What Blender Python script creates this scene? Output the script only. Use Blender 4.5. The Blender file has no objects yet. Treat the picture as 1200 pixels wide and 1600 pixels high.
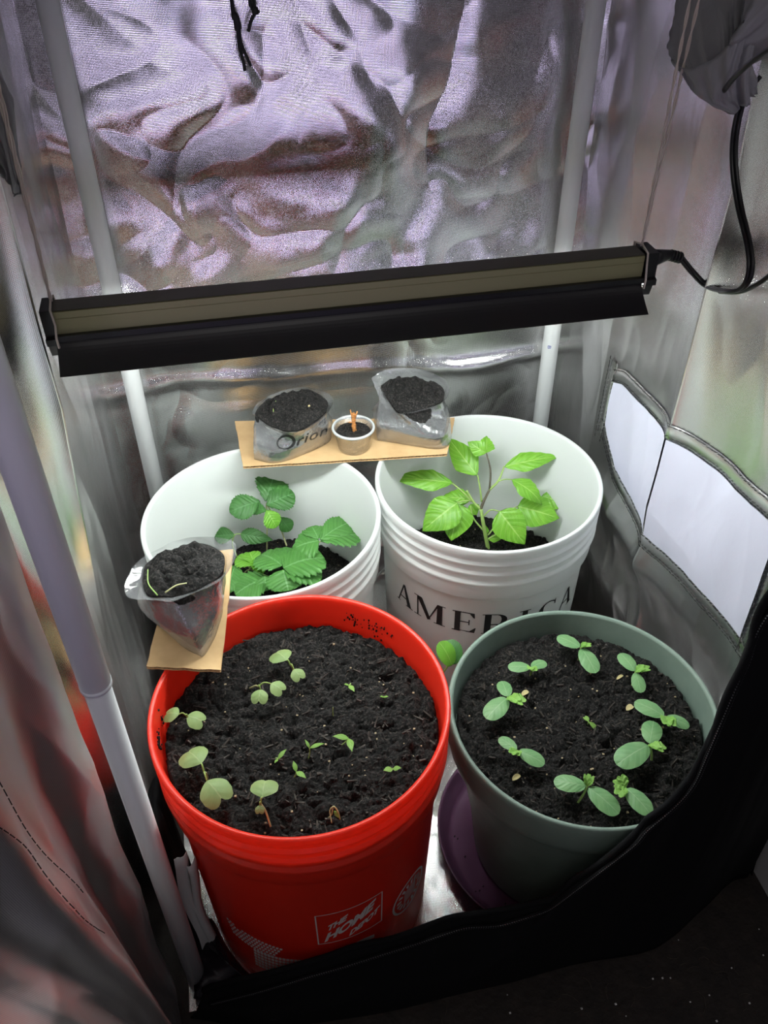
import bpy, math, random
import numpy as np
from mathutils import Vector, Matrix

random.seed(7); RNG = np.random.default_rng(7)
SC = bpy.context.scene
COL = SC.collection

# ------------------------------------------------------------------ camera, world, light, exposure
YAW, PITCH, ROLL = 0.2012, 0.6931, -0.0076
CAMPOS = np.array([0.1309, -0.4509, 1.0612]); FPX = 1340.0
FW = np.array([math.sin(YAW)*math.cos(PITCH), math.cos(YAW)*math.cos(PITCH), -math.sin(PITCH)])
_r = np.array([math.cos(YAW), -math.sin(YAW), 0.0]); _u = np.cross(_r, FW)
RT = _r*math.cos(ROLL)+_u*math.sin(ROLL); UP = -_r*math.sin(ROLL)+_u*math.cos(ROLL)
cd = bpy.data.cameras.new('camera'); cam = bpy.data.objects.new('camera', cd); COL.objects.link(cam)
cd.sensor_fit = 'AUTO'; cd.sensor_width = 36; cd.lens = FPX/1600*36; cd.clip_start = 0.01
M4 = Matrix(((RT[0], UP[0], -FW[0], CAMPOS[0]), (RT[1], UP[1], -FW[1], CAMPOS[1]), (RT[2], UP[2], -FW[2], CAMPOS[2]), (0, 0, 0, 1)))
cam.matrix_world = M4; SC.camera = cam

w = bpy.data.worlds.new('world'); SC.world = w; w.use_nodes = True
w.node_tree.nodes['Background'].inputs[0].default_value = (0.80, 0.77, 0.85, 1)
w.node_tree.nodes['Background'].inputs[1].default_value = 0.08
def area(name, loc, target, sx, sy, power, col):
    l = bpy.data.lights.new(name, 'AREA'); l.shape = 'RECTANGLE'; l.size = sx; l.size_y = sy; l.energy = power; l.color = col
    o = bpy.data.objects.new(name, l); COL.objects.link(o); o.location = loc
    o.rotation_euler = (Vector(target)-Vector(loc)).to_track_quat('-Z', 'Y').to_euler(); return o
rl = area('lilac_fill', (0.12, -1.75, 0.54), (0.22, 0.62, 0.86), 0.62, 0.40, 0.17, (0.76, 0.67, 1.0))  # unseen lilac beam, added to give the upper back wall its purple sheen
area('overhead_fill', (0.25, -1.0, 2.1), (0.3, -0.05, 0.3), 0.5, 0.5, 2.0, (1.0, .96, .93)); rl.data.spread = math.radians(28)  # soft fill added above the opening to lift pot rim and bucket fronts
SC.cycles.max_bounces = 14; SC.cycles.glossy_bounces = 10; SC.cycles.diffuse_bounces = 6; SC.cycles.transparent_max_bounces = 16
SC.cycles.sample_clamp_indirect = 6.0
TUBE = 98.0
SC.view_settings.view_transform = 'Standard'; SC.view_settings.look = 'None'
SC.view_settings.gamma = 1.0; SC.view_settings.use_curve_mapping = False
SC.view_settings.exposure = 0.5

# ------------------------------------------------------------------ helpers
def ray(px, py): return FW*FPX+RT*(px-600)-UP*(py-800)
def at(px, py, z=None, x=None, y=None):
    """world point where the sight line meets a real plane (height z, or wall x / y)"""
    d = ray(px, py)
    if z is not None: t = (z-CAMPOS[2])/d[2]
    elif x is not None: t = (x-CAMPOS[0])/d[0]
    else: t = (y-CAMPOS[1])/d[1]
    return CAMPOS+t*d

def mesh(name, verts, faces, m=None, parent=None, smooth=True, uv=None):
    me = bpy.data.meshes.new(name)
    me.from_pydata([tuple(map(float, v)) for v in verts], [], [tuple(int(i) for i in f) for f in faces]); me.update()
    if smooth: me.polygons.foreach_set('use_smooth', [True]*len(me.polygons))
    if uv is not None:
        l = me.uv_layers.new(name='UVMap'); vi = np.zeros(len(me.loops), dtype=np.int32); me.loops.foreach_get('vertex_index', vi)
        l.data.foreach_set('uv', np.asarray(uv, dtype=np.float32)[vi].ravel())
    if m: me.materials.append(m)
    o = bpy.data.objects.new(name, me); COL.objects.link(o)
    if parent: o.parent = parent
    return o
def tag(o, label=None, cat=None, group=None, kind=None):
    if label: o['label'] = label
    if cat: o['category'] = cat
    if group: o['group'] = group
    if kind: o['kind'] = kind
    return o
def empty(name, loc=(0, 0, 0)):
    o = bpy.data.objects.new(name, None); COL.objects.link(o); o.empty_display_size = .02
    o.location = tuple(map(float, loc)); return o
def adopt(root, *obs):
    """parent objects built in world space to a root standing at its own base"""
    for o in obs:
        o.parent = root
        if root.type == 'EMPTY': o.matrix_parent_inverse = Matrix.Translation(-Vector(root.location))
    return obs
class MB:
    def __init__(s): s.v = []; s.f = []
    def add(s, v, f):
        b = len(s.v); s.v += [tuple(x) for x in v]; s.f += [tuple(i+b for i in q) for q in f]
    def box(s, lo, hi):
        x0, y0, z0 = lo; x1, y1, z1 = hi
        s.add([(x0, y0, z0), (x1, y0, z0), (x1, y1, z0), (x0, y1, z0), (x0, y0, z1), (x1, y0, z1), (x1, y1, z1), (x0, y1, z1)],
              [(0, 3, 2, 1), (4, 5, 6, 7), (0, 1, 5, 4), (1, 2, 6, 5), (2, 3, 7, 6), (3, 0, 4, 7)])
    def tube(s, pts, r, n=8, cap=True):
        pts = [Vector(tuple(map(float, p))) for p in pts]; N = len(pts)
        rs = r if hasattr(r, '__len__') else [r]*N
        d0 = (pts[1]-pts[0]).normalized(); a = d0.orthogonal().normalized(); V = []
        for i, p in enumerate(pts):
            d = (pts[min(i+1, N-1)]-pts[max(i-1, 0)]).normalized()
            a = (a-d*a.dot(d)); a = a.normalized() if a.length > 1e-6 else d.orthogonal().normalized(); b = d.cross(a)
            for k in range(n):
                t = 2*math.pi*k/n; V.append(p+(a*math.cos(t)+b*math.sin(t))*rs[i])
        F = [(i*n+k, i*n+(k+1) % n, (i+1)*n+(k+1) % n, (i+1)*n+k) for i in range(N-1) for k in range(n)]
        if cap: F += [tuple(range(n-1, -1, -1)), tuple((N-1)*n+k for k in range(n))]
        s.add(V, F)
    def build(s, name, m, parent=None, smooth=True): return mesh(name, s.v, s.f, m, parent, smooth)
def spline(pts, n=8):
    """Catmull-Rom through the points"""
    P = [np.array(p, float) for p in pts]; P = [2*P[0]-P[1]]+P+[2*P[-1]-P[-2]]; out = []
    for i in range(1, len(P)-2):
        for k in range(n):
            t = k/n; a, b, c, d = P[i-1:i+3]
            out.append(.5*((2*b)+(-a+c)*t+(2*a-5*b+4*c-d)*t*t+(-a+3*b-3*c+d)*t**3))
    out.append(P[-2]); return out
def lathe(name, prof, c, m, parent=None, n=96, closed=True):
    V = []; k = len(prof)
    for i in range(n):
        a = 2*math.pi*i/n
        for r, z in prof: V.append((c[0]+r*math.cos(a), c[1]+r*math.sin(a), c[2]+z))
    F = []
    for i in range(n):
        j = (i+1) % n
        for q in range(k if closed else k-1):
            F.append((i*k+q, j*k+q, j*k+(q+1) % k, i*k+(q+1) % k))
    return mesh(name, V, F, m, parent)
# numpy value noise
def _hash(ix, iy, s):
    n = (ix.astype(np.int64)*374761393+iy.astype(np.int64)*668265263+s*1442695041) & 0xffffffff
    n = ((n ^ (n >> 13))*1274126177) & 0xffffffff; n = n ^ (n >> 16)
    return (n & 0xffff)/65535.0
def vn(x, y, s=0):
    ix = np.floor(x); iy = np.floor(y); fx = x-ix; fy = y-iy
    fx = fx*fx*fx*(fx*(fx*6-15)+10); fy = fy*fy*fy*(fy*(fy*6-15)+10); ix = ix.astype(int); iy = iy.astype(int)
    a = _hash(ix, iy, s); b = _hash(ix+1, iy, s); c = _hash(ix, iy+1, s); d = _hash(ix+1, iy+1, s)
    return (a*(1-fx)+b*fx)*(1-fy)+(c*(1-fx)+d*fx)*fy
def fbm(x, y, s=0, o=4):
    t = 0; a = .5
    for i in range(o): t = t+a*(vn(x, y, s+i*17)-.5)*2; x, y = x*1.9*.87-y*1.9*.49, x*1.9*.49+y*1.9*.87; a *= .5
    return t
def ridge(x, y, s=0, o=3):
    t = 0; a = .5
    for i in range(o):
        t = t+a*(1-np.abs(vn(x, y, s+i*31)*2-1)*1.6); x, y = x*1.8*.8-y*1.8*.6, x*1.8*.6+y*1.8*.8; a *= .5
    return t
def gridmesh(name, fn, u0, u1, v0, v1, nu, nv, m, parent=None, keep=None):
    u, v = np.meshgrid(np.linspace(u0, u1, nu), np.linspace(v0, v1, nv), indexing='ij')
    X, Y, Z = fn(u, v); V = np.stack([X.ravel(), Y.ravel(), Z.ravel()], 1)
    idx = np.arange(nu*nv).reshape(nu, nv)
    F = np.stack([idx[:-1, :-1].ravel(), idx[1:, :-1].ravel(), idx[1:, 1:].ravel(), idx[:-1, 1:].ravel()], 1)
    if keep is not None:
        k = keep(u, v); kk = (k[:-1, :-1] & k[1:, :-1] & k[1:, 1:] & k[:-1, 1:]).ravel(); F = F[kk]
    return fastmesh(name, V, F, m, parent, np.stack([u.ravel(), v.ravel()], 1))
def fastmesh(name, V, F, m, parent=None, uv=None, smooth=True):
    me = bpy.data.meshes.new(name); F = np.asarray(F); k = F.shape[1]
    used = np.unique(F); rem = np.full(len(V), -1); rem[used] = np.arange(len(used)); V = V[used]; F = rem[F]
    if uv is not None: uv = uv[used]
    me.vertices.add(len(V)); me.vertices.foreach_set('co', np.asarray(V, dtype=np.float32).ravel())
    me.loops.add(F.size); me.loops.foreach_set('vertex_index', F.astype(np.int32).ravel())
    me.polygons.add(len(F)); me.polygons.foreach_set('loop_start', (np.arange(len(F))*k).astype(np.int32))
    me.polygons.foreach_set('loop_total', np.full(len(F), k, dtype=np.int32))
    me.polygons.foreach_set('use_smooth', [smooth]*len(F)); me.update(calc_edges=True)
    if uv is not None:
        l = me.uv_layers.new(name='UVMap'); l.data.foreach_set('uv', np.asarray(uv, dtype=np.float32)[F.ravel()].ravel())
    me.materials.append(m); o = bpy.data.objects.new(name, me); COL.objects.link(o)
    if parent: o.parent = parent
    return o

# ------------------------------------------------------------------ materials
def mat(name, col=(.5, .5, .5), rough=.5, metal=0.0, spec=.5, **kw):
    m = bpy.data.materials.new(name); m.use_nodes = True; b = m.node_tree.nodes['Principled BSDF']
    b.inputs['Base Color'].default_value = (*col, 1); b.inputs['Roughness'].default_value = rough
    b.inputs['Metallic'].default_value = metal; b.inputs['Specular IOR Level'].default_value = spec
    for k, v in kw.items(): b.inputs[k.replace('_', ' ')].default_value = v
    return m
class NT:
    def __init__(s, m): s.m = m; s.t = m.node_tree; s.b = s.t.nodes['Principled BSDF']
    def n(s, typ, **kw):
        x = s.t.nodes.new(typ)
        for k, v in kw.items():
            if k in x.inputs: x.inputs[k].default_value = v
            else: setattr(x, k, v)
        return x
    def l(s, a, b): s.t.links.new(a, b)
    def math(s, op, a, b=None, c=None):
        x = s.t.nodes.new('ShaderNodeMath'); x.operation = op
        for i, q in enumerate((a, b, c)):
            if q is None: continue
            if isinstance(q, (int, float)): x.inputs[i].default_value = q
            else: s.l(q, x.inputs[i])
        return x.outputs[0]
    def noise(s, scale, detail=4, rough=.5, coord='Object'):
        tc = s.n('ShaderNodeTexCoord'); nz = s.n('ShaderNodeTexNoise'); nz.inputs['Scale'].default_value = scale
        nz.inputs['Detail'].default_value = detail; nz.inputs['Roughness'].default_value = rough
        s.l(tc.outputs[coord], nz.inputs['Vector']); return nz.outputs['Fac']
    def ramp(s, fac, stops):
        r = s.n('ShaderNodeValToRGB'); e = r.color_ramp.elements
        while len(e) < len(stops): e.new(.5)
        for q, (p, c) in zip(e, stops): q.position = p; q.color = (*c, 1)
        s.l(fac, r.inputs[0]); return r.outputs[0]
    def bump(s, h, dist, strength=1.0):
        b = s.n('ShaderNodeBump'); b.inputs['Distance'].default_value = dist; b.inputs['Strength'].default_value = strength
        s.l(h, b.inputs['Height']); s.l(b.outputs[0], s.b.inputs['Normal']); return b

def foil(name, period=.0023, rough=.26, dist=.00022, col=(.95, .938, .94), grit=.35, wob=.9, rvar=.12, thr=.12):
    m = mat(name, col, rough, 1.0); q = NT(m)
    uv = q.n('ShaderNodeUVMap'); sp = q.n('ShaderNodeSeparateXYZ'); q.l(uv.outputs[0], sp.inputs[0])
    k = 2*math.pi/period
    a = q.math('MULTIPLY', q.math('ADD', sp.outputs[0], sp.outputs[1]), k*.7071)
    b = q.math('MULTIPLY', q.math('SUBTRACT', sp.outputs[0], sp.outputs[1]), k*.7071)
    wv = q.math('MULTIPLY', q.math('SINE', a), q.math('SINE', b))
    vo = q.n('ShaderNodeTexVoronoi'); vo.inputs['Scale'].default_value = 1/(period*1.1); q.l(uv.outputs[0], vo.inputs['Vector'])
    sc = q.n('ShaderNodeSeparateColor'); q.l(vo.outputs['Color'], sc.inputs[0])
    nz = q.n('ShaderNodeTexNoise'); nz.inputs['Scale'].default_value = 40; nz.inputs['Detail'].default_value = 3; q.l(uv.outputs[0], nz.inputs['Vector'])
    h = q.math('ADD', q.math('MULTIPLY', wv, .5), q.math('MULTIPLY', sc.outputs[0], grit))
    h = q.math('ADD', h, q.math('MULTIPLY', nz.outputs['Fac'], wob))
    q.bump(h, dist)
    rr = q.math('ADD', q.math('MULTIPLY', sc.outputs[1], rvar), rough-rvar/2); q.l(rr, q.b.inputs['Roughness'])
    cc = q.math('ADD', q.math('MULTIPLY', wv, thr), .97-thr*.7)
    mx = q.n('ShaderNodeMix'); mx.data_type = 'RGBA'; mx.blend_type = 'MULTIPLY'; mx.inputs[0].default_value = 1
    mx.inputs[6].default_value = (*col, 1); cb = q.n('ShaderNodeCombineColor')
    for i in range(3): q.l(cc, cb.inputs[i])
    q.l(cb.outputs[0], mx.inputs[7]); q.l(mx.outputs[2], q.b.inputs['Base Color'])
    return m
M = {}
M['foil_back'] = foil('foil_woven', .0023, .15, .00013, grit=.5, wob=.6, thr=.26)
M['foil_side'] = foil('foil_side', .0019, .22, .00007, grit=.05, wob=.8, rvar=.03)
M['foil_flap'] = foil('foil_flap', .0016, .38, .00012, grit=.05, wob=.8, rvar=.04)
M['white_plastic'] = mat('white_plastic', (.86, .88, .87), .38)
q = NT(M['white_plastic']); q.bump(q.noise(25, 3), .0006, .5)
M['red_plastic'] = mat('red_plastic', (.90, .048, .022), .32)
q = NT(M['red_plastic']); q.bump(q.noise(30, 3), .0006, .5)
def translucent(m, k, col):
    q = NT(m); tr = q.n('ShaderNodeBsdfTranslucent'); tr.inputs[0].default_value = (*col, 1); ms = q.n('ShaderNodeMixShader'); ms.inputs[0].default_value = k
    q.l(q.b.outputs[0], ms.inputs[1]); q.l(tr.outputs[0], ms.inputs[2]); q.l(ms.outputs[0], q.t.nodes['Material Output'].inputs[0])
translucent(M['red_plastic'], .42, (1.0, .14, .07)); translucent(M['white_plastic'], .25, (.95, .97, .96))
M['sage_plastic'] = mat('sage_plastic', (.2, .265, .225), .5)
q = NT(M['sage_plastic']); c = q.ramp(q.noise(14, 6, .65), [(.3, (.17, .235, .195)), (.62, (.215, .285, .24)), (.8, (.26, .32, .28))]); q.l(c, q.b.inputs['Base Color']); q.bump(q.noise(60, 3), .0004, .5)
M['mauve_plastic'] = mat('mauve_plastic', (.105, .045, .09), .33)
M['pole'] = mat('pole_white', (.80, .81, .82), .45)
M['pole_low'] = mat('pole_lower', (.74, .75, .77), .45)
M['soil'] = mat('soil', (.012, .010, .010), .8, spec=.3)
q = NT(M['soil']); c = q.ramp(q.noise(420, 5, .7), [(.42, (.0025, .0022, .0022)), (.54, (.011, .0096, .0092)), (.62, (.055, .047, .043))]); q.l(c, q.b.inputs['Base Color']); q.bump(q.noise(650, 5, .75), .0022, 1)
M['soil_chip'] = mat('soil_chip', (.03, .022, .017), .8)
M['grit'] = mat('soil_grit', (.35, .27, .16), .8)
M['cardboard'] = mat('cardboard', (.60, .40, .20), .8, spec=.2)
q = NT(M['cardboard']); c = q.ramp(q.noise(30, 6, .6), [(.25, (.50, .32, .155)), (.7, (.64, .43, .225))]); q.l(c, q.b.inputs['Base Color'])
M['cardboard_edge'] = mat('cardboard_edge', (.42, .27, .13), .9)
M['black'] = mat('black_plastic', (.008, .008, .009), .35)
M['black_satin'] = mat('black_reflector', (.011, .010, .012), .38)
M['olive'] = mat('olive_aluminium', (.27, .26, .13), .5, .25)
M['dark_top'] = mat('dark_aluminium', (.12, .11, .092), .5, .25)
M['mirror'] = mat('reflector_inside', (.9, .9, .9), .2, 1)
M['fabric_black'] = mat('black_fabric', (.006, .006, .007), .9, spec=.15)
q = NT(M['fabric_black']); q.bump(q.noise(900, 2), .0004, .6)
M['zip'] = mat('zip_teeth', (.14, .14, .15), .35, .3)
M['lilac'] = mat('vent_cover', (.66, .66, .80), .5, spec=.4)
q = NT(M['lilac']); q.bump(q.noise(35, 4), .0015, .5)
M['thread'] = mat('black_thread', (.012, .012, .012), .8)
M['string'] = mat('hemp_string', (.62, .54, .48), .85)
M['cord'] = mat('black_cord', (.006, .006, .006), .7)
M['duct'] = mat('grey_duct_fabric', (.27, .265, .28), .45)
q = NT(M['duct']); q.bump(q.noise(60, 5), .002, .7)
M['print_black'] = mat('black_print', (.01, .01, .01), .5)
M['print_white'] = mat('white_print', (.72, .66, .64), .55)
M['print_blue'] = mat('blue_print', (.05, .06, .35), .5)
M['paper'] = mat('paper', (.55, .56, .58), .7)
M['wire'] = mat('white_wire', (.75, .75, .74), .3, .3)
M['twig'] = mat('dry_twig', (.42, .17, .045), .8)
M['stem'] = mat('green_stem', (.30, .44, .12), .5)
M['stem_pale'] = mat('pale_stem', (.45, .45, .22), .5)
M['stem_dark'] = mat('dark_stem', (.10, .085, .06), .6)
M['dead_leaf'] = mat('dead_leaf', (.5, .42, .2), .7)
M['room_floor'] = mat('room_floor', (.02, .014, .011), .7)
q = NT(M['room_floor']); c = q.ramp(q.noise(40, 8, .7), [(.3, (.010, .007, .006)), (.6, (.026, .018, .014)), (.8, (.06, .042, .03))]); q.l(c, q.b.inputs['Base Color']); q.bump(q.noise(120, 5), .002, .6)
M['hair'] = mat('lint', (.10, .08, .06), .8)
M['offwhite'] = mat('offwhite_plastic', (.78, .76, .75), .5)

def leafmat(name, c1, c2, vein, rough=.45, k=9.0, vw=.35, trans=.25):
    m = mat(name, c1, rough, spec=.4); q = NT(m); uv = q.n('ShaderNodeUVMap'); sp = q.n('ShaderNodeSeparateXYZ'); q.l(uv.outputs[0], sp.inputs[0])
    av = q.math('ABSOLUTE', sp.outputs[1])
    ph = q.math('MULTIPLY', q.math('SUBTRACT', sp.outputs[0], q.math('MULTIPLY', av, .32)), k)
    fr = q.math('ABSOLUTE', q.math('SUBTRACT', q.math('FRACT', ph), .5))          # 0 in a side vein
    side = q.math('MULTIPLY', q.math('LESS_THAN', fr, .06), vw)
    mid = q.math('LESS_THAN', av, .045)
    v = q.math('MAXIMUM', side, q.math('MULTIPLY', mid, .8))
    base = q.ramp(q.noise(60, 4), [(.3, c1), (.7, c2)])
    mx = q.n('ShaderNodeMix'); mx.data_type = 'RGBA'; q.l(v, mx.inputs[0]); q.l(base, mx.inputs[6]); mx.inputs[7].default_value = (*vein, 1)
    q.l(mx.outputs[2], q.b.inputs['Base Color']); q.bump(fr, .0006, .6)
    tr = q.n('ShaderNodeBsdfTranslucent'); q.l(mx.outputs[2], tr.inputs[0]); ms = q.n('ShaderNodeMixShader'); ms.inputs[0].default_value = trans
    q.l(q.b.outputs[0], ms.inputs[1]); q.l(tr.outputs[0], ms.inputs[2]); q.l(ms.outputs[0], q.t.nodes['Material Output'].inputs[0]); return m
M['leaf_pepper'] = leafmat('pepper_leaf', (.15, .40, .03), (.22, .50, .045), (.42, .66, .16), .35, 8)
M['leaf_straw'] = leafmat('strawberry_leaf', (.07, .225, .045), (.095, .28, .055), (.20, .42, .16), .45, 10)
M['leaf_straw_dark'] = leafmat('strawberry_leaf_dark', (.038, .14, .028), (.055, .18, .038), (.10, .26, .09), .45, 10)
M['leaf_straw_young'] = leafmat('strawberry_leaf_young', (.13, .36, .03), (.17, .42, .04), (.3, .55, .12), .45, 10)
M['leaf_cuke'] = leafmat('cucumber_leaf', (.17, .37, .15), (.24, .45, .19), (.33, .52, .27), .4, 6, .3)
M['leaf_cuke_true'] = leafmat('cucumber_true_leaf', (.22, .48, .08), (.30, .56, .12), (.4, .65, .2), .5, 6)
M['leaf_radish'] = leafmat('radish_leaf', (.24, .36, .13), (.32, .43, .17), (.38, .48, .22), .5, 3, .1)
M['leaf_sprout'] = leafmat('sprout_leaf', (.17, .36, .05), (.24, .42, .09), (.3, .5, .14), .5, 4, .1)

def film(name, haze=.16, tint=(.9, .92, .95)):
    m = bpy.data.materials.new(name); m.use_nodes = True; t = m.node_tree; t.nodes.clear()
    out = t.nodes.new('ShaderNodeOutputMaterial'); tr = t.nodes.new('ShaderNodeBsdfTransparent'); gl = t.nodes.new('ShaderNodeBsdfGlossy')
    gl.inputs['Roughness'].default_value = .12; di = t.nodes.new('ShaderNodeBsdfDiffuse'); di.inputs[0].default_value = (*tint, 1)
    lw = t.nodes.new('ShaderNodeLayerWeight'); lw.inputs[0].default_value = .45
    nz = t.nodes.new('ShaderNodeTexNoise'); nz.inputs['Scale'].default_value = 55; nz.inputs['Detail'].default_value = 5
    tc = t.nodes.new('ShaderNodeTexCoord'); t.links.new(tc.outputs['Object'], nz.inputs['Vector'])
    bp = t.nodes.new('ShaderNodeBump'); bp.inputs['Distance'].default_value = .004; t.links.new(nz.outputs['Fac'], bp.inputs['Height'])
    t.links.new(bp.outputs[0], gl.inputs['Normal'])
    m1 = t.nodes.new('ShaderNodeMixShader'); m1.inputs[0].default_value = haze; t.links.new(tr.outputs[0], m1.inputs[1]); t.links.new(di.outputs[0], m1.inputs[2])
    mr = t.nodes.new('ShaderNodeMapRange'); mr.inputs['To Min'].default_value = .10; mr.inputs['To Max'].default_value = .75
    t.links.new(lw.outputs['Facing'], mr.inputs['Value'])
    m2 = t.nodes.new('ShaderNodeMixShader'); t.links.new(mr.outputs[0], m2.inputs[0]); t.links.new(m1.outputs[0], m2.inputs[1]); t.links.new(gl.outputs[0], m2.inputs[2])
    t.links.new(m2.outputs[0], out.inputs[0]); return m
M['film'] = film('clear_film'); M['cup'] = film('clear_cup', .10)
def emit(name, col, s):
    m = bpy.data.materials.new(name); m.use_nodes = True; t = m.node_tree; t.nodes.clear(); e = t.nodes.new('ShaderNodeEmission')
    e.inputs[0].default_value = (*col, 1); e.inputs[1].default_value = s; o = t.nodes.new('ShaderNodeOutputMaterial'); t.links.new(e.outputs[0], o.inputs[0]); return m
M['tube'] = emit('led_tube', (.93, 1.0, .965), TUBE)

# ------------------------------------------------------------------ tent shell
def g(x, c, s): return np.exp(-((x-c)/s)**2)
def back_y(x, z):
    y = .629+.011*fbm(x*5, z*4.2, 3, 3)+.0105*(ridge(x*6+fbm(x*6, z*6, 9, 2)*.8, z*6.5, 11, 3)-.5)
    y = y+.0025*fbm(x*17, z*17, 5, 2)
    y = y-.012*g(z, .485, .035)*(.75+.25*np.sin(x*12))-.0095*g(z, .425+.012*np.sin(x*8+1)+.004*np.sin(x*23), .0125)*(.7+.3*np.sin(x*15))-.004*g(z, .56, .02)*(.5+.5*np.sin(x*19+1))      # hem folds low on the wall
    return y
def left_x(y, z):
    x = -.040-.006*fbm(y*8, z*3, 21, 3)+.004*(ridge(y*12, z*3, 27, 2)-.5)+.0006*fbm(y*30, z*14, 4, 2)
    x = x+.024*np.exp(-np.abs(y-.235)/.022)*np.clip((z-.35)/.3, 0, 1)
    x = x+.010*np.sin(y*60+z*5)*g(y, .05, .09)*np.clip(1.2-z, 0, 1)
    return x
def right_x(y, z):
    x = .632+.004*fbm(y*7, z*4, 41, 3)-.0075*(ridge(y*9, z*4, 47, 3)-.5)*np.clip(1.3-z*1.1, .25, 1)+.0007*fbm(y*25, z*14, 44, 2)
    x = x-.016*np.exp(-np.abs(y-.285)/.03)
    x = x-.012*g(z, .29, .025)*g(y, .35, .15)+.012*g(z, .2, .06)+.030*g(z, .05, .12)
    return x
wb = gridmesh('wall_back', lambda u, v: (u, back_y(u, v), v), -.045, .645, -.002, 1.32, 420, 640, M['foil_back']); tag(wb, 'wrinkled silver foil fabric back wall of the grow tent', kind='structure')
wl = gridmesh('wall_left', lambda u, v: (left_x(u, v), u, v), -.01, .65, -.002, 1.32, 330, 500, M['foil_side']); tag(wl, 'silver foil fabric left wall with long vertical folds', kind='structure')
wr = gridmesh('wall_right', lambda u, v: (right_x(u, v), u, v), -.01, .65, -.002, 1.32, 330, 500, M['foil_side']); tag(wr, 'silver foil fabric right wall with a vertical crease and a vent window', kind='structure')
ce = gridmesh('ceiling', lambda u, v: (u, v, 1.32+.006*fbm(u*8, v*8, 2, 3)), -.06, .66, -.03, .66, 60, 60, M['foil_side']); tag(ce, 'silver foil fabric roof of the grow tent', kind='structure')
# outer black skin
def outer_right(u, v):  # u along y, v height
    return (.668+.03*np.exp(-v*5)+.004*fbm(u*8, v*6, 61, 3)-.01*v, u, v)
wo = gridmesh('wall_right_outer', outer_right, -.012, .68, 0, 1.32, 60, 80, M['fabric_black']); adopt(wr, wo); wo.name = 'outer_skin'
o = gridmesh('outer_skin', lambda u, v: (-.062+0*u, u, v), .02, .68, 0, 1.32, 8, 8, M['fabric_black']); o.parent = wl
o = gridmesh('outer_skin', lambda u, v: (u, .665+0*u, v), -.06, .66, 0, 1.32, 8, 8, M['fabric_black']); o.parent = wb

# front panel: bottom run on the floor, top run is the unzipped opening edge
TOP = [(318, 1540), (400, 1519), (480, 1495), (540, 1479), (600, 1461), (660, 1443), (700, 1430), (738, 1419), (790, 1416), (840, 1402), (870, 1391), (905, 1365), (950, 1330), (1000, 1290), (1018, 1268), (1060, 1231), (1090, 1196), (1110, 1150), (1127, 1108), (1150, 1052), (1172, 1000), (1200, 930)]
TY = [-.020, -.040, -.050, -.053, -.054, -.056, -.058, -.060, -.064, -.068, -.072, -.076, -.079, -.080, -.080, -.079, -.077, -.073, -.068, -.058, -.046, -.034]
top = [at(px_, py_, y=y_) for (px_, py_), y_ in zip([(a, b+7) for a, b in TOP], TY)]
top += [np.array([.578, -.022, .65]), np.array([.592, -.012, .85]), np.array([.60, -.012, 1.1]), np.array([.605, -.012, 1.32])]
BOT = [(-.012, -.032), (.06, -.055), (.12, -.065), (.204, -.071), (.28, -.070), (.356, -.070), (.437, -.067), (.516, -.071), (.556, -.064), (.617, -.037), (.665, -.014), (.690, -.012)]
TP = np.array(spline(top, 8)); Bs = np.array(spline([(a, b, 0) for a, b in BOT], 12))
def resample(P, n):
    d = np.r_[0, np.cumsum(np.linalg.norm(np.diff(P, axis=0), axis=1))]; t = np.linspace(0, d[-1], n)
    return np.stack([np.interp(t, d, P[:, i]) for i in range(P.shape[1])], 1)
NC = 220
# match columns by x so that panel stays upright over most of its run
tx = resample(TP, NC); s_top = np.linspace(0, 1, NC)
bx = np.interp(np.linspace(0, 1, NC), [0, .18, .40, .55, .70, 1.0], [-.012, .14, .38, .50, .57, .69])
bd = Bs[:, 0]; by = np.interp(bx, bd, Bs[:, 1]); BP = np.stack([bx, by, 0*bx], 1)
NR = 46; V = []; UVs = []
for j in range(NR):
    v = j/(NR-1)
    P = BP*(1-v)+tx*v
    hgt = tx[:, 2]
    bul = .30*np.minimum(hgt, .12)*np.sin(np.pi*np.clip(v, 0, 1))**.8*(1-.3*v)
    P = P.copy(); P[:, 1] -= bul*.5
    wr_ = .004*fbm(np.linspace(0, 14, NC), np.full(NC, v*3.0), 70, 3)*np.sin(np.pi*v*.9+.2)
    P[:, 1] += wr_; P[:, 0] += .5*wr_
    V.append(P)
V = np.array(V).reshape(-1, 3); idx = np.arange(NR*NC).reshape(NR, NC)
F = np.stack([idx[:-1, :-1].ravel(), idx[:-1, 1:].ravel(), idx[1:, 1:].ravel(), idx[1:, :-1].ravel()], 1)
wf = fastmesh('wall_front', V, F, M['fabric_black']); tag(wf, 'black fabric front panel of the tent, unzipped along its curved top edge', kind='structure')
sol = wf.modifiers.new('thick', 'SOLIDIFY'); sol.thickness = .0025; sol.offset = -1
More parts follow.
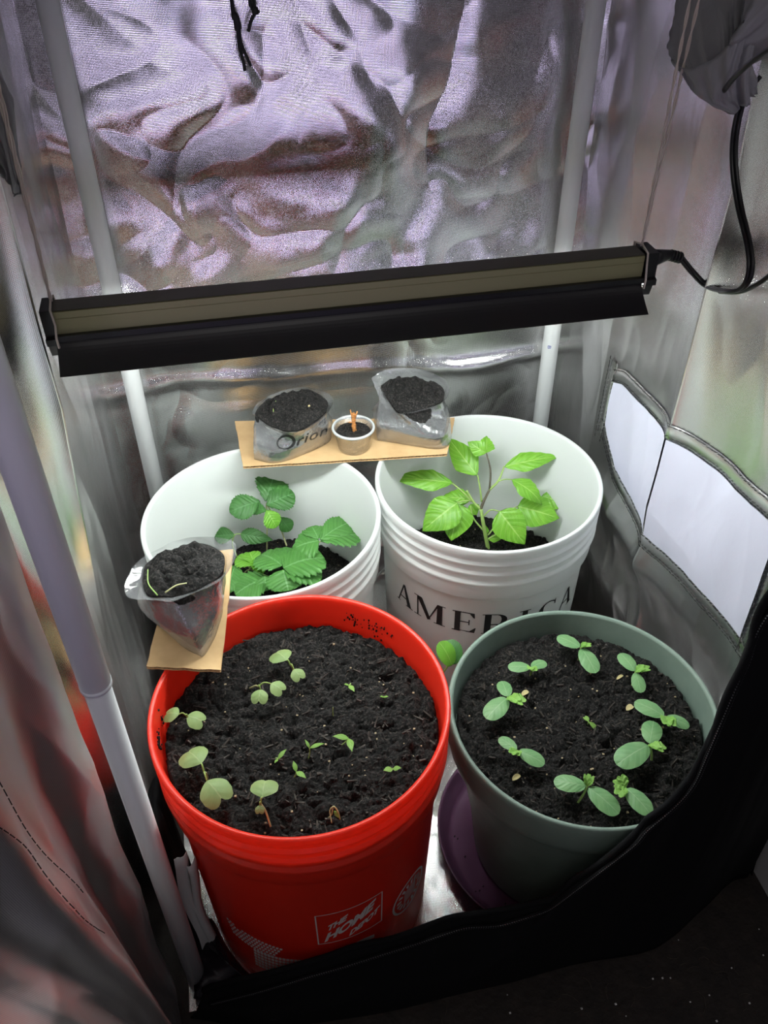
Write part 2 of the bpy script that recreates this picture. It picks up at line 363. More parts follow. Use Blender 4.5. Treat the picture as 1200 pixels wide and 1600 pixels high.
# padded hem and zipper along the opening edge
hem = MB(); hem.tube([p+np.array([0, .0015*math.sin(i*.31), .001*math.sin(i*.53)]) for i, p in enumerate(TP)], .0035, 8); h = hem.build('hem', M['fabric_black']); h.parent = wf
rail = []
for i in range(NC):
    a = tx[i]; b = BP[i]; d = (b-a); L = np.linalg.norm(d)+1e-6; off = min(.014, .5*L)
    p = a+d/L*off; p[1] -= .004+.15*min(a[2], .12)*math.sin(math.pi*min(1, off/L))**.8*.9; rail.append(p)
rail = resample(np.array(rail), 620)
z = MB()
for i in range(8, 520):
    p = rail[i]; d = rail[i+1]-rail[i]; d /= np.linalg.norm(d); n = np.cross(d, [0, -1, 0]); n /= np.linalg.norm(n)
    a = d*.0006; b = n*.0017; c = np.array([0, -.0012, 0])
    q8 = [p-a-b-c*-.2, p+a-b-c*-.2, p+a+b-c*-.2, p-a+b-c*-.2, p-a-b+c, p+a-b+c, p+a+b+c, p-a+b+c]
    z.add(q8, [(0, 3, 2, 1), (4, 5, 6, 7), (0, 1, 5, 4), (1, 2, 6, 5), (2, 3, 7, 6), (3, 0, 4, 7)])
zo = z.build('zipper_teeth', M['zip'], smooth=False); zo.parent = wf; zo['kind'] = 'stuff'
t = MB(); t.tube([p+np.array([0, .0005, 0]) for p in rail[6:525:3]], .0022, 6); to = t.build('zipper_tape', M['fabric_black']); to.parent = wf

# tent floor sheet (silver), room floor
mt = gridmesh('tent_floor_sheet', lambda u, v: (u, v, .006+.0035*ridge(u*9, v*9, 81, 3)+.001*fbm(u*40, v*40, 82, 2)), -.012, .625, -.028, .63, 220, 220, M['foil_back'])
tag(mt, 'silver foil fabric floor sheet lying under the buckets inside the tent', 'floor sheet')
fl = gridmesh('floor', lambda u, v: (u, v, 0*u-.003), -3, 3, -3, 3, 4, 4, M['room_floor']); tag(fl, 'dark brown floor outside the tent', kind='structure')
hb = MB()
for i in range(240):
    c0 = np.array([random.uniform(.05, .85), random.uniform(-.30, -.08), -.002]); a = random.uniform(0, 6.28); L = random.uniform(.005, .022); k = random.uniform(-1, 1)*2
    pts = [c0+np.array([math.cos(a+k*t)*L*t, math.sin(a+k*t)*L*t, .001*math.sin(3*t)]) for t in (0, .33, .66, 1)]
    hb.tube(pts, .00022, 4)
ho = hb.build('floor_lint', M['hair']); tag(ho, 'fine pale lint and hairs scattered over the dark floor', 'lint', kind='stuff')
ho = MB()
for i in range(60):
    c0 = (random.uniform(.3, .85), random.uniform(-.25, -.06)); r = random.uniform(.0005, .0012)
    ho.box((c0[0]-r, c0[1]-r, -.003), (c0[0]+r, c0[1]+r*.8, -.003+r))
ho = ho.build('floor_crumbs', M['offwhite'], smooth=False); tag(ho, 'tiny white crumbs on the dark floor in front of the tent', 'crumbs', kind='stuff')

# door flap folded back at left: runs from the pole out towards the viewer
def flap(u, v):   # u distance outwards, v height
    bx_, by_ = -.022-.40*u, .004-.92*u
    n = .012*np.sin(u*52+1.0+v*1.2)*np.clip(u*14, 0, 1)*(.55+.45*np.sin(v*4+.8))+.0035*np.sin(u*120+v*9+1)*np.clip(u*10, 0, 1)+.006*fbm(u*22, v*7, 91, 3)+.007*(ridge(u*16, v*6, 93, 2)-.5)
    lean = .028*np.exp(-v*9); flare = .036*np.exp(-v/.16)*np.clip(u*9, 0, 1)+.05*np.clip((u-.045)*4.5, 0, 1)*np.exp(-v/.6)+.085*np.clip((u-.05)*7, 0, 1)/(1+np.exp((v-.40)/.055))
    return (bx_+.92*n-lean*.1+flare, by_-.40*n-lean*.9*np.clip(1-u*6, 0, 1), v)
dr = gridmesh('door_1', flap, 0, .34, -.002, 1.3, 200, 420, M['foil_flap']); tag(dr, 'silver lined tent door flap hanging in folds beside the front left pole', kind='structure')
o = gridmesh('outer_skin', lambda u, v: tuple(a+b for a, b in zip(flap(u, v), (-.006, .006, 0))), 0, .34, 0, 1.3, 60, 60, M['fabric_black']); o.parent = dr
st = MB()
for path in ([(.105, .70), (.098, .60), (.10, .50), (.092, .40)], [(.135, .60), (.118, .52), (.122, .42), (.108, .36)]):
    sp = spline([(a, b, 0) for a, b in path], 40)
    for i in range(len(sp)-1):
        if i % 4 == 3: continue
        a = np.array(flap(sp[i][0], sp[i][1])); b = np.array(flap(sp[i+1][0], sp[i+1][1])); off = np.array([.0015, -.0008, .001])
        st.tube([a+off, b+off], .0004, 5)
o = st.build('stitching', M['thread']); o.parent = dr; o['kind'] = 'stuff'

# vent window on the right wall
WY0, WY1, WZ0, WZ1 = .082, .462, .352, .505
def win_zt(y): return np.interp(y, [.05, .09, .29, .44, .475], [.522, .518, .488, .468, .452])
def win_zb(y): return np.interp(y, [.05, .09, .265, .41, .475], [.365, .366, .342, .352, .40])
w1 = empty('window_1', (.62, .27, .43)); tag(w1, 'pale lilac vent window cover sewn into the right tent wall', kind='structure')
def cover(u, v):
    zz = win_zb(u)*(1-v)+win_zt(u)*v; return (right_x(u, zz)-.0030-.002*np.sin(v*3.14)*np.sin(u*30)**2, u, zz)
for a, b in ((WY0, .283), (.288, WY1)):
    c = gridmesh('vent_panel', lambda u, v: cover(u, v), a, b, 0, 1, 90, 60, M['lilac']); adopt(w1, c)
def strip(pts_yz, wd, name):  # raised sewn band following the wall
    V = []; 
    for i, (y, zz) in enumerate(pts_yz):
        y2, z2 = pts_yz[min(i+1, len(pts_yz)-1)]; y1, z1 = pts_yz[max(i-1, 0)]; d = np.array([y2-y1, z2-z1]); d /= np.linalg.norm(d)+1e-9; n = np.array([-d[1], d[0]])
        for k, h_ in ((-1, .0), (-.8, .0014), (.8, .0014), (1, .0)):
            yy = y+n[0]*wd*k; zq = zz+n[1]*wd*k; V.append((float(right_x(np.array(yy), np.array(zq)))-.001-h_, yy, zq))
    F = [(i*4+k, i*4+k+1, i*4+k+5, i*4+k+4) for i in range(len(pts_yz)-1) for k in range(3)]
    c = mesh(name, V, F, M['foil_side'], uv=[(v[1], v[2]) for v in V]); adopt(w1, c)
ys = np.linspace(WY0-.012, WY1+.010, 60)
strip([(y, float(win_zt(y))+.010) for y in ys], .010, 'window_band')
strip([(y, float(win_zb(y))-.010) for y in ys], .010, 'window_band')
strip([(WY1+.010, zz) for zz in np.linspace(.37, .485, 24)], .009, 'window_band')
strip([(WY0-.010, zz) for zz in np.linspace(.35, .53, 24)], .009, 'window_band')
st = MB()
def stitch(pts):
    P = resample(np.array(pts), max(4, int(np.linalg.norm(np.diff(np.array(pts), axis=0), axis=1).sum()/.0016)))
    for i in range(0, len(P)-3, 4):
        q_ = []
        for j in (i, i+3):
            y, zz = P[j][0]+random.uniform(-.0006, .0006), P[j][1]+random.uniform(-.0006, .0006); q_.append((float(right_x(np.array(y), np.array(zz)))-.0034, y, zz))
        st.tube(q_, .00050, 4)
for o_ in (.002, .019):
    stitch([(y, float(win_zt(y))+o_) for y in ys]); stitch([(y, float(win_zb(y))-o_) for y in ys])
for yv in (WY1+.002, WY1+.018): stitch([(yv, a) for a in np.linspace(.36, .492, 10)])
for yv in (WY0-.002, WY0-.018): stitch([(yv, a) for a in np.linspace(.345, .53, 10)])
o = st.build('stitching', M['thread']); adopt(w1, o); o['kind'] = 'stuff'

# ------------------------------------------------------------------ poles
def pole(x, y, r, label, split=None, r2=None, z0=.0):
    root = empty('tent_pole', (x, y, z0)); tag(root, label, 'pole', 'upright white tent poles')
    a = MB(); a.tube([(x, y, split or z0), (x, y, 1.3)], r, 28); adopt(root, a.build('tube', M['pole']))
    if split:
        b = MB(); b.tube([(x, y, z0), (x, y, split+.002)], r2, 28); adopt(root, b.build('lower_tube', M['pole_low']))
        c = MB(); c.tube([(x, y, split-.001), (x, y, split+.003)], r+.0004, 28); adopt(root, c.build('joint_ring', M['pole_low']))
    return root
zc = at(147, 1070, y=0.0)[2]
pole(0, 0, .0118, 'white metal tent pole at the front left, nearest the viewer, left of the red bucket', zc, .0105, .004)
pb = pole(.0, .6017, .0118, 'white tent pole in the back left corner behind the left white bucket', z0=.012)
pr = pole(.5972, .6017, .0118, 'white tent pole in the back right corner marked with a small blue letter', z0=.012)
pf = pole(.604, .006, .0118, 'white tent pole at the front right corner hidden behind the black front panel', z0=.012)

def text_mesh(s, size=1.0, offset=0.0, shear=0.0, space=1.0):
    c = bpy.data.curves.new('t', 'FONT'); c.body = s; c.size = size; c.offset = offset; c.shear = shear; c.space_character = space; c.resolution_u = 4
    o = bpy.data.objects.new('t', c); COL.objects.link(o); dg = bpy.context.evaluated_depsgraph_get(); me = bpy.data.meshes.new_from_object(o.evaluated_get(dg))
    V = np.array([v.co[:] for v in me.vertices]); F = [tuple(p.vertices) for p in me.polygons]
    bpy.data.objects.remove(o); bpy.data.curves.remove(c); bpy.data.meshes.remove(me)
    x0, y0 = V[:, 0].min(), V[:, 1].min(); x1, y1 = V[:, 0].max(), V[:, 1].max()
    V = (V[:, :2]-[x0, y0])/[x1-x0, y1-y0]; return V, F        # unit box
# small blue letter on the back right pole
V2, F2 = text_mesh('B'); ph0 = -2.1; zb = at(853, 543, y=.592)[2]; P = []
for a, b in V2:
    # letter lies on its side: its up direction runs round the tube
    ph = ph0+(b-.5)*.40; P.append((.5972+.0121*math.cos(ph), .6017+.0121*math.sin(ph), zb+.0024-(a)*.0048))
adopt(pr, mesh('blue_letter', P, F2, M['print_blue'], smooth=False))

# ------------------------------------------------------------------ buckets
def bucket_profile(H=.368, R=.152):
    o = [(.005, .0), (.128, .0), (.132, .003), (.1375, .16), (.1405, H-.094), (.1410, H-.088), (.1466, H-.088), (.1470, H-.070), (.1478, H-.062), (.1500, H-.060), (.1498, H-.057), (.1465, H-.054), (.1462, H-.046), (.1497, H-.043), (.1498, H-.040), (.1468, H-.037), (.1465, H-.029), (.1500, H-.026), (.1502, H-.0235), (.1470, H-.020), (.1472, H-.014), (.1496, H-.013), (.1505, H-.010), (.1505, H-.0025), (.1498, H-.0005), (.1480, H), (.1455, H-.001), (.1440, H-.004), (.1435, H-.05), (.1415, H-.055), (.137, .17), (.128, .008), (.005, .006)]
    return o
def bucket(c, m, name, label, zb=.0105):
    root = empty(name, (c[0], c[1], zb)); tag(root, label, 'bucket')
    prof = [(r, zb+zz*(.368-zb)/.368) for r, zz in bucket_profile()]
    b = lathe('body', prof, (c[0], c[1], 0), m, n=144); adopt(root, b)
    bm_ = b.modifiers.new('sub', 'BEVEL'); bm_.width = .0006; bm_.segments = 2; bm_.limit_method = 'ANGLE'; bm_.angle_limit = .6
    return root
W1 = (.1460, .3960); W2 = (.4482, .4102); RB = (.1552, .0948); GP = (.461, .082)
bw1 = bucket(W1, M['white_plastic'], 'plastic_bucket', 'plain white plastic bucket at the back left holding the strawberry plant')
bw2 = bucket(W2, M['white_plastic'], 'plastic_bucket', 'white plastic bucket with black AMERICA lettering at the back right, holding the pepper plant')
brd = bucket(RB, M['red_plastic'], 'plastic_bucket', 'bright red plastic bucket at the front left, filled with soil and seedlings')
def on_cyl(c, R, uv_pts, F, phi0, phi1, z0, z1, name, m, parent, tilt=.0):
    P = []
    for a, b in uv_pts:
        ph = math.radians(phi0+(phi1-phi0)*a); zz = z0+(z1-z0)*b; r = R(zz)+.00045
        P.append((c[0]+r*math.cos(ph), c[1]+r*math.sin(ph), zz))
    o = mesh(name, P, F, m, smooth=False); adopt(parent, o); return o
def body_r(z): return float(np.interp(z, [.0, .16, .274], [.1315, .1375, .1405]))+.0002
# serif capitals: quads / polygons in a unit box
def SER(letter):
    f = []
    def q_(*p): f.append(p)
    if letter == 'A':
        q_((.02, 0), (.10, 0), (.50, .93), (.44, 1)); q_((.44, 1), (.56, 1), (.92, 0), (.68, 0)); q_((.22, .30), (.74, .30), (.73, .36), (.24, .36))
        q_((-.06, 0), (.20, 0), (.20, .035), (-.06, .035)); q_((.58, 0), (1.02, 0), (1.02, .035), (.58, .035))
    if letter == 'M':
        q_((.10, 0), (.15, 0), (.15, .97), (.10, .97)); q_((.08, 1), (.27, 1), (.56, .10), (.46, .02)); q_((.46, .02), (.52, .10), (.82, 1), (.76, 1))
        q_((.74, 0), (.91, 0), (.91, 1), (.76, 1)); q_((0, 0), (.25, 0), (.25, .035), (0, .035)); q_((.66, 0), (1, 0), (1, .035), (.66, .035)); q_((0, .965), (.16, .965), (.16, 1), (0, 1)); q_((.85, .965), (1, .965), (1, 1), (.85, 1))
    if letter == 'E':
        q_((.10, 0), (.34, 0), (.34, 1), (.10, 1)); q_((0, 0), (.95, 0), (.93, .05), (0, .05)); q_((0, .95), (.90, .95), (.91, 1), (0, 1)); q_((.3, .49), (.72, .49), (.72, .54), (.3, .54))
        q_((.95, 0), (1, .26), (.96, .26), (.72, .05)); q_((.72, .95), (.89, .76), (.93, .76), (.91, 1)); q_((.68, .38), (.73, .38), (.73, .65), (.68, .65))
    if letter == 'R':
        q_((.08, 0), (.30, 0), (.30, 1), (.08, 1)); q_((0, 0), (.40, 0), (.40, .035), (0, .035)); q_((0, .965), (.6, .965), (.6, 1), (0, 1)); q_((.3, .46), (.55, .46), (.55, .51), (.3, .51))
        for i in range(8):
            a0, a1 = -math.pi/2+math.pi*i/8, -math.pi/2+math.pi*(i+1)/8
            q_((.52+.32*math.cos(a0), .73+.27*math.sin(a0)), (.52+.32*math.cos(a1), .73+.27*math.sin(a1)), (.52+.12*math.cos(a1), .73+.23*math.sin(a1)), (.52+.12*math.cos(a0), .73+.23*math.sin(a0)))
        q_((.45, .5), (.65, .5), (1.02, 0), (.76, 0))
    if letter == 'I':
        q_((.30, 0), (.72, 0), (.72, 1), (.30, 1)); q_((.08, 0), (.94, 0), (.94, .035), (.08, .035)); q_((.08, .965), (.94, .965), (.94, 1), (.08, 1))
    if letter == 'C':
        for i in range(18):
            a0, a1 = math.radians(52+14.2*i), math.radians(52+14.2*(i+1))
            def th(a): return .06+.20*max(0, -math.cos(a))**1.5
            q_((.55+.5*math.cos(a0), .5+.51*math.sin(a0)), (.55+.5*math.cos(a1), .5+.51*math.sin(a1)), (.55+(.5-th(a1))*math.cos(a1), .5+.46*math.sin(a1)), (.55+(.5-th(a0))*math.cos(a0), .5+.46*math.sin(a0)))
        q_((.86, .72), (.90, .72), (.90, 1.0), (.82, .90))
    V = []; F = []
    for p in f:
        # split along the width so that the quad follows the bucket
        b = len(V); V += list(p); F.append(tuple(range(b, b+len(p))))
    return V, F
for L_, a, b in (('A', -161, -148), ('M', -146.5, -126.5), ('E', -122.6, -109.5), ('R', -106.5, -90.5), ('I', -87, -79.5), ('C', -76, -61.5), ('A', -58.5, -45)):
    V_, F_ = SER(L_); on_cyl(W2, body_r, V_, F_, a, b, .213, .2505, 'printed_letter', M['print_black'], bw2)
# bail wires
def bail(c, z0, a0, a1, drop, label_parent):
    pts = []
    for i in range(41):
        t = i/40; ph = math.radians(a0+(a1-a0)*t); s = math.sin(math.pi*t)**(.35 if t < .5 else 1.3); rr = .1505+.004*s
        pts.append((c[0]+rr*math.cos(ph), c[1]+rr*math.sin(ph), z0-drop*s))
    b = MB(); b.tube(pts, .0016, 8); adopt(label_parent, b.build('bail_handle', M['wire']))
    for ph in (a0, a1):
        ph = math.radians(ph); cc = (c[0]+.1465*math.cos(ph), c[1]+.1465*math.sin(ph)); e = (c[0]+.1512*math.cos(ph), c[1]+.1535*math.sin(ph))
        b = MB(); b.tube([(*cc, z0), (*e, z0)], .006, 16); adopt(label_parent, b.build('handle_boss', label_parent.children[0].data.materials[0]))
bail(W2, .288, 184, 4, .175, bw2)

# red bucket prints
def cyl_print(V_, F_, *a): return on_cyl(RB, body_r, V_, F_, *a, M['print_white'], brd)
b0, b1, z0, z1 = -96.3, -66, .1365, .2045; t_ = .018
fr = []
for s_ in ((0, 0, 1, t_), (0, 1-t_, 1, 1), (0, 0, t_, 1), (1-t_, 0, 1, 1)):
    n_ = 10
    for i in range(n_):
        if s_[2]-s_[0] > .5: fr.append([(s_[0]+(s_[2]-s_[0])*i/n_, s_[1]), (s_[0]+(s_[2]-s_[0])*(i+1)/n_, s_[1]), (s_[0]+(s_[2]-s_[0])*(i+1)/n_, s_[3]), (s_[0]+(s_[2]-s_[0])*i/n_, s_[3])])
        elif i == 0: fr.append([(s_[0], s_[1]), (s_[2], s_[1]), (s_[2], s_[3]), (s_[0], s_[3])])
V_ = [p for q_ in fr for p in q_]; F_ = [tuple(range(4*i, 4*i+4)) for i in range(len(fr))]
logo = cyl_print(V_, F_, b0, b1, z0, z1, 'logo_frame')
for word, cx_, cy_, ln, ht, n_ in (('THE', .30, .63, .36, .20, 1), ('HOME', .495, .49, .92, .32, 1), ('DEPOT', .71, .33, .58, .20, 1)):
    V2, F2 = text_mesh(word, offset=.045, shear=0.0, space=.95)
    V_ = [(cx_+(a-.5)*ln*.80+(b-.5)*ht*.22, cy_+(a-.5)*ln*.62+(b-.5)*ht*1.0) for a, b in V2]
    o = cyl_print(V_, F2, b0, b1, z0, z1, 'logo_word'); o.parent = logo; o.matrix_parent_inverse = Matrix.Identity(4)
# badge at the right: ring with a hatched disc
V_, F_ = [], []
for i in range(32):
    a0, a1 = 2*math.pi*i/32, 2*math.pi*(i+1)/32; b = len(V_)
    V_ += [(.5+.5*math.cos(a0), .5+.5*math.sin(a0)), (.5+.5*math.cos(a1), .5+.5*math.sin(a1)), (.5+.45*math.cos(a1), .5+.45*math.sin(a1)), (.5+.45*math.cos(a0), .5+.45*math.sin(a0))]; F_.append((b, b+1, b+2, b+3))
    if i % 2:
        b = len(V_); V_ += [(.5+.38*math.cos(a0), .5+.38*math.sin(a0)), (.5+.38*math.cos(a1), .5+.38*math.sin(a1)), (.5+.26*math.cos(a1), .5+.26*math.sin(a1)), (.5+.26*math.cos(a0), .5+.26*math.sin(a0))]; F_.append((b, b+1, b+2, b+3))
for i in range(6):
    b = len(V_); y_ = .32+.065*i; V_ += [(.32, y_), (.68, y_), (.68, y_+.035), (.32, y_+.035)]; F_.append((b, b+1, b+2, b+3))
cyl_print(V_, F_, -60, -36, .105, .172, 'round_badge')
# slanted hatched lettering at the lower left
V_, F_ = [], []
rr_ = random.Random(4)
for row in range(5):
    for k in range(17-row*1):
        u_ = .03+k*.058+row*.012; v_ = .98-row*.12-u_*.18
        if u_ > .96 or (row == 0 and k > 2 and k < 5): continue
        b = len(V_); V_ += [(u_, v_), (u_+.040, v_), (u_+.056, v_+.085), (u_+.016, v_+.085)]; F_.append((b, b+1, b+2, b+3))
cyl_print(V_, F_, -143, -113, .068, .128, 'hatched_print')
V_, F_ = [], []
for row in range(6):
    for k in range(15):
        u_ = .02+k*.062+row*.01; v_ = .05+row*.13+u_*.12
        if u_ > .95: continue
        b = len(V_); V_ += [(u_, v_), (u_+.050, v_), (u_+.062, v_+.1), (u_+.012, v_+.1)]; F_.append((b, b+1, b+2, b+3))
cyl_print(V_, F_, -131, -101, .040, .104, 'hatched_print')
V_, F_ = [], []
for i in range(12):
    a, b_ = i/12, (i+1)/12; f_ = lambda t: .55*math.sin(t*2.4)+.2
    b = len(V_); V_ += [(a, f_(a)-.35), (b_, f_(b_)-.35), (b_, f_(b_)), (a, f_(a))]; F_.append((b, b+1, b+2, b+3))
cyl_print(V_, F_, -90, -70, .100, .125, 'printed_stroke')

# sage pot and saucer
pot = empty('plant_pot', (GP[0], GP[1], .018)); tag(pot, 'sage green plastic plant pot at the front right holding cucumber seedlings', 'pot')
gz = .2909
prof = [(.004, .018), (.098, .018), (.103, .022), (.112, .10), (.124, .17), (.1325, gz-.058), (.1335, gz-.056), (.1420, gz-.054), (.1462, gz-.046), (.1484, gz-.034), (.1492, gz-.020), (.1490, gz-.008), (.1480, gz-.002), (.1470, gz), (.1445, gz+.0005), (.1420, gz-.002), (.1395, gz-.045), (.134, gz-.08), (.120, .16), (.098, .03), (.004, .03)]
pb_ = lathe('body', prof, (GP[0], GP[1], 0), M['sage_plastic'], n=144); adopt(pot, pb_)
sm = pb_.modifiers.new('b', 'BEVEL'); sm.width = .001; sm.segments = 2; sm.limit_method = 'ANGLE'; sm.angle_limit = .5
sau = empty('pot_saucer', (GP[0]-.012, GP[1]+.004, .008)); tag(sau, 'dull purple plastic saucer under the sage green plant pot', 'saucer')
s0 = lathe('dish', [(.004, .010), (.118, .010), (.126, .014), (.137, .040), (.1385, .042), (.1370, .0425), (.1345, .040), (.124, .0165), (.117, .0135), (.004, .0135)], (GP[0]-.012, GP[1]+.004, 0), M['mauve_plastic'], n=96); adopt(sau, s0)
sp_ = MB()
for i in range(14):
    a = random.uniform(2.8, 5.2); r = random.uniform(.104, .122); sp_.tube([(GP[0]-.012+r*math.cos(a), GP[1]+.004+r*math.sin(a), .0134), (GP[0]-.012+r*math.cos(a)+.0006, GP[1]+.004+r*math.sin(a), .0150+.0002*i/3)], .0009, 6)
o = sp_.build('soil_specks', M['soil']); adopt(sau, o); o['kind'] = 'stuff'

# ------------------------------------------------------------------ soil
def soil_field(name, c, R, z, label, seed, step=.0011, mound=None, lump=.0048, n=5200, skirt=.02, squash=1.0):
    rg = np.random.default_rng(seed); k = int(R/step)+3; ax = np.arange(-k, k+1)*step
    X, Y = np.meshgrid(ax, ax, indexing='ij'); Hh = .0045*fbm(X*28+seed, Y*28, seed, 4)+.0026*ridge(X*95, Y*95, seed+9, 3)
    if mound is not None: Hh = Hh+mound(X, Y)
    base = Hh.copy(); add = np.zeros_like(Hh)
    for i in range(n):
        r = (rg.random()**3.4*.88+.12)*lump; x, y = rg.uniform(-R, R, 2); ix, iy = int((x+k*step)/step), int((y+k*step)/step); w_ = int(r/step)+2
        sx = slice(max(0, ix-w_), ix+w_+1); sy = slice(max(0, iy-w_), iy+w_+1); el = rg.uniform(.6, 1.5)
        d = ((X[sx, sy]-x)*el)**2+((Y[sx, sy]-y)/el)**2
        b = np.sqrt(np.clip(r*r-d, 0, None))*rg.uniform(.45, 1.0)+rg.uniform(0, .25)*r*(d < r*r); add[sx, sy] = np.maximum(add[sx, sy], b)
    Hh = base+add*1.35-.001
    Hh += .0016*fbm(X*330, Y*380, seed+5, 2)
    rad = np.sqrt(X**2+Y**2); Hh = Hh+.0018*(ridge(X*260, Y*260, seed+21, 2)-.5); Z = z+Hh; Z = np.where(rad > R*.985, Z-(rad-R*.985)*1.5, Z)
    sc_ = np.where(rad > R, R/np.maximum(rad, 1e-6), 1.0)
    ox, oy = X*sc_, Y*sc_; Z = np.where(rad > R, Z-skirt*.3*np.clip((rad-R)/step, 0, 2), Z)
    V = np.stack([c[0]+ox.ravel(), c[1]+oy.ravel(), Z.ravel()], 1); idx = np.arange(V.shape[0]).reshape(X.shape)
    F = np.stack([idx[:-1, :-1].ravel(), idx[1:, :-1].ravel(), idx[1:, 1:].ravel(), idx[:-1, 1:].ravel()], 1)
    rr = rad.ravel(); F = F[(rr[F].max(1) < R+2.2*step)]
    o = fastmesh(name, V, F, M['soil'], smooth=False); tag(o, label, 'soil', kind='stuff')
    def hz(x, y):
        i = int(round((x-c[0])/step))+k; j = int(round((y-c[1])/step))+k
        i = min(max(i, 0), 2*k); j = min(max(j, 0), 2*k); return float(Z[i, j])
    # wood chips and fibres lying in the soil
    cb = MB()
    for i in range(int(9000*R*R*3.4)):
        a = random.uniform(0, 6.28); r = R*.96*math.sqrt(random.random()); x, y = c[0]+r*math.cos(a), c[1]+r*math.sin(a); L = random.choice((.3, .5, .7, 1, 1.4))*random.uniform(.004, .010); wd = random.uniform(.0004, .0013)
        th = random.uniform(0, 3.14); tl = random.uniform(-.5, .5); d = Vector((math.cos(th)*math.cos(tl), math.sin(th)*math.cos(tl), math.sin(tl))); zc_ = hz(x, y)+wd*.5
        p = Vector((x, y, zc_)); sd = Vector((-math.sin(th), math.cos(th), 0))*wd; up = d.cross(sd).normalized()*wd*.6
        a_, b_ = p-d*L/2, p+d*L/2
        cb.add([a_-sd-up, a_+sd-up, a_+sd*.7+up, a_-sd*.7+up, b_-sd-up, b_+sd*.6-up, b_+sd*.5+up, b_-sd*.8+up], [(0, 1, 2, 3), (7, 6, 5, 4), (0, 4, 5, 1), (1, 5, 6, 2), (2, 6, 7, 3), (3, 7, 4, 0)])
    q_ = cb.build('bark_chips', M['soil_chip'], smooth=False); q_.parent = o; q_['kind'] = 'stuff'
    cb = MB()
    for i in range(int(1500*R*R*1.6)+2):
        a = random.uniform(0, 6.28); r = R*.95*math.sqrt(random.random()); x, y = c[0]+r*math.cos(a), c[1]+r*math.sin(a); s_ = random.uniform(.0005, .0012); zc_ = hz(x, y); cb.box((x-s_, y-s_, zc_-s_*.3), (x+s_, y+s_*.7, zc_+s_))
    q_ = cb.build('grit', M['grit'], smooth=False); q_.parent = o; q_['kind'] = 'stuff'
    return o, hz
so_r, hz_r = soil_field('potting_soil', RB, .1400, .3175, 'dark crumbly potting soil filling the red bucket', 11, n=11000, lump=.0105)
so_g, hz_g = soil_field('potting_soil', GP, .1365, .2520, 'dark potting soil filling the sage green pot', 12, n=11000, lump=.0090)
so_1, hz_1 = soil_field('potting_soil', W1, .1360, .2050, 'dark potting soil deep in the left white bucket', 13, n=2500, step=.0016, mound=lambda X, Y: .010*np.exp(-((X/.07)**2+(Y/.07)**2)))
so_2, hz_2 = soil_field('potting_soil', W2, .1355, .1850, 'dark potting soil deep in the AMERICA bucket', 14, n=2500, step=.0016, mound=lambda X, Y: .012*np.exp(-((X/.07)**2+(Y/.07)**2)))
# dirt on the inside of the red bucket
cb = MB()
for (px_, py_, n_, sp__) in ((555, 962, 26, 8), (600, 968, 30, 18), (272, 1150, 26, 12), (262, 1120, 10, 6)):
    for i in range(n_):
        pt = at(px_+random.gauss(0, sp__), py_+random.gauss(0, sp__*.5), z=.345); a = math.atan2(pt[1]-RB[1], pt[0]-RB[0]); r = random.uniform(.0003, .0010)
        p = (RB[0]+.1428*math.cos(a), RB[1]+.1428*math.sin(a), random.gauss(.343, .006)); cb.box((p[0]-r, p[1]-r, p[2]-r), (p[0]+r, p[1]+r, p[2]+r))
o = cb.build('soil_specks', M['soil'], smooth=False); adopt(brd, o); o['kind'] = 'stuff'

# ------------------------------------------------------------------ leaves and plants
def norm(v): v = np.array(v, float); return v/(np.linalg.norm(v)+1e-9)
def leaf(base, tip, W, m, name='leaf', shape='ovate', up=(0, 0, 1), arch=.1, fold=.12, serr=0, sk=10, nt=26, nv=6, curl=0, notch=0, ripple=.0):
    base = np.array(base, float); tip = np.array(tip, float); d = tip-base; L = np.linalg.norm(d); d = d/L
    s = norm(np.cross(d, up)); n = norm(np.cross(s, d)); V = []; UV = []
    for i in range(nt+1):
        t = i/nt
        if shape == 'ovate': wt = (math.sin(math.pi*t**.72))**.85*(1-.25*t)*1.12
        elif shape == 'oval': wt = max(0, 1-(2*t-1)**2)**.5*(.88+.22*t)
        elif shape == 'lance': wt = math.sin(math.pi*t**.8)**1.1
        elif shape == 'pepper': wt = min(1, (t*3.1)**.75 if t < .32 else 1)*max(0, (1-((t-.32)/.68)**1.55 if t > .32 else 1))
        elif shape == 'round': wt = max(0, 1-(2*t-1)**2)**.45
        elif shape == 'fan': wt = max(0, math.sin(math.pi*min(1, t)**1.28))**.62
        elif shape == 'heart': wt = math.sin(math.pi*.5*min(1, t*1.5))**.75
        sw = 1.0
        if serr: sw = 1-serr*(1-((t*sk) % 1.0))
        for k in range(-nv, nv+1):
            v = k/nv; vv = v*wt*(1-(1-sw)*abs(v)**3)
            tt = t
            if shape == 'heart': tt = t*(.62+.38*math.sqrt(max(0, 1-((abs(v)-.45)/.56)**2)))
            c = base+d*L*tt+n*(arch*L*4*tt*(1-tt)-curl*L*tt*tt)
            hgt = fold*abs(vv)*W*.5-.10*W*vv*vv+ripple*W*math.sin((t-abs(v)*.3)*sk*2*math.pi*.5)*(.3+abs(v))
            V.append(c+s*vv*W*.5+n*hgt); UV.append((t, v))
    w_ = 2*nv+1; F = [(i*w_+k, i*w_+k+1, (i+1)*w_+k+1, (i+1)*w_+k) for i in range(nt) for k in range(2*nv)]
    return mesh(name, V, F, m, uv=UV)
def stem(pts, r0, r1, m, name='stem', n=6):
    P = spline(pts, n) if len(pts) > 2 else [np.array(p) for p in pts]; b = MB(); N = len(P); b.tube(P, [r0+(r1-r0)*i/(N-1) for i in range(N)], 7); return b.build(name, m)

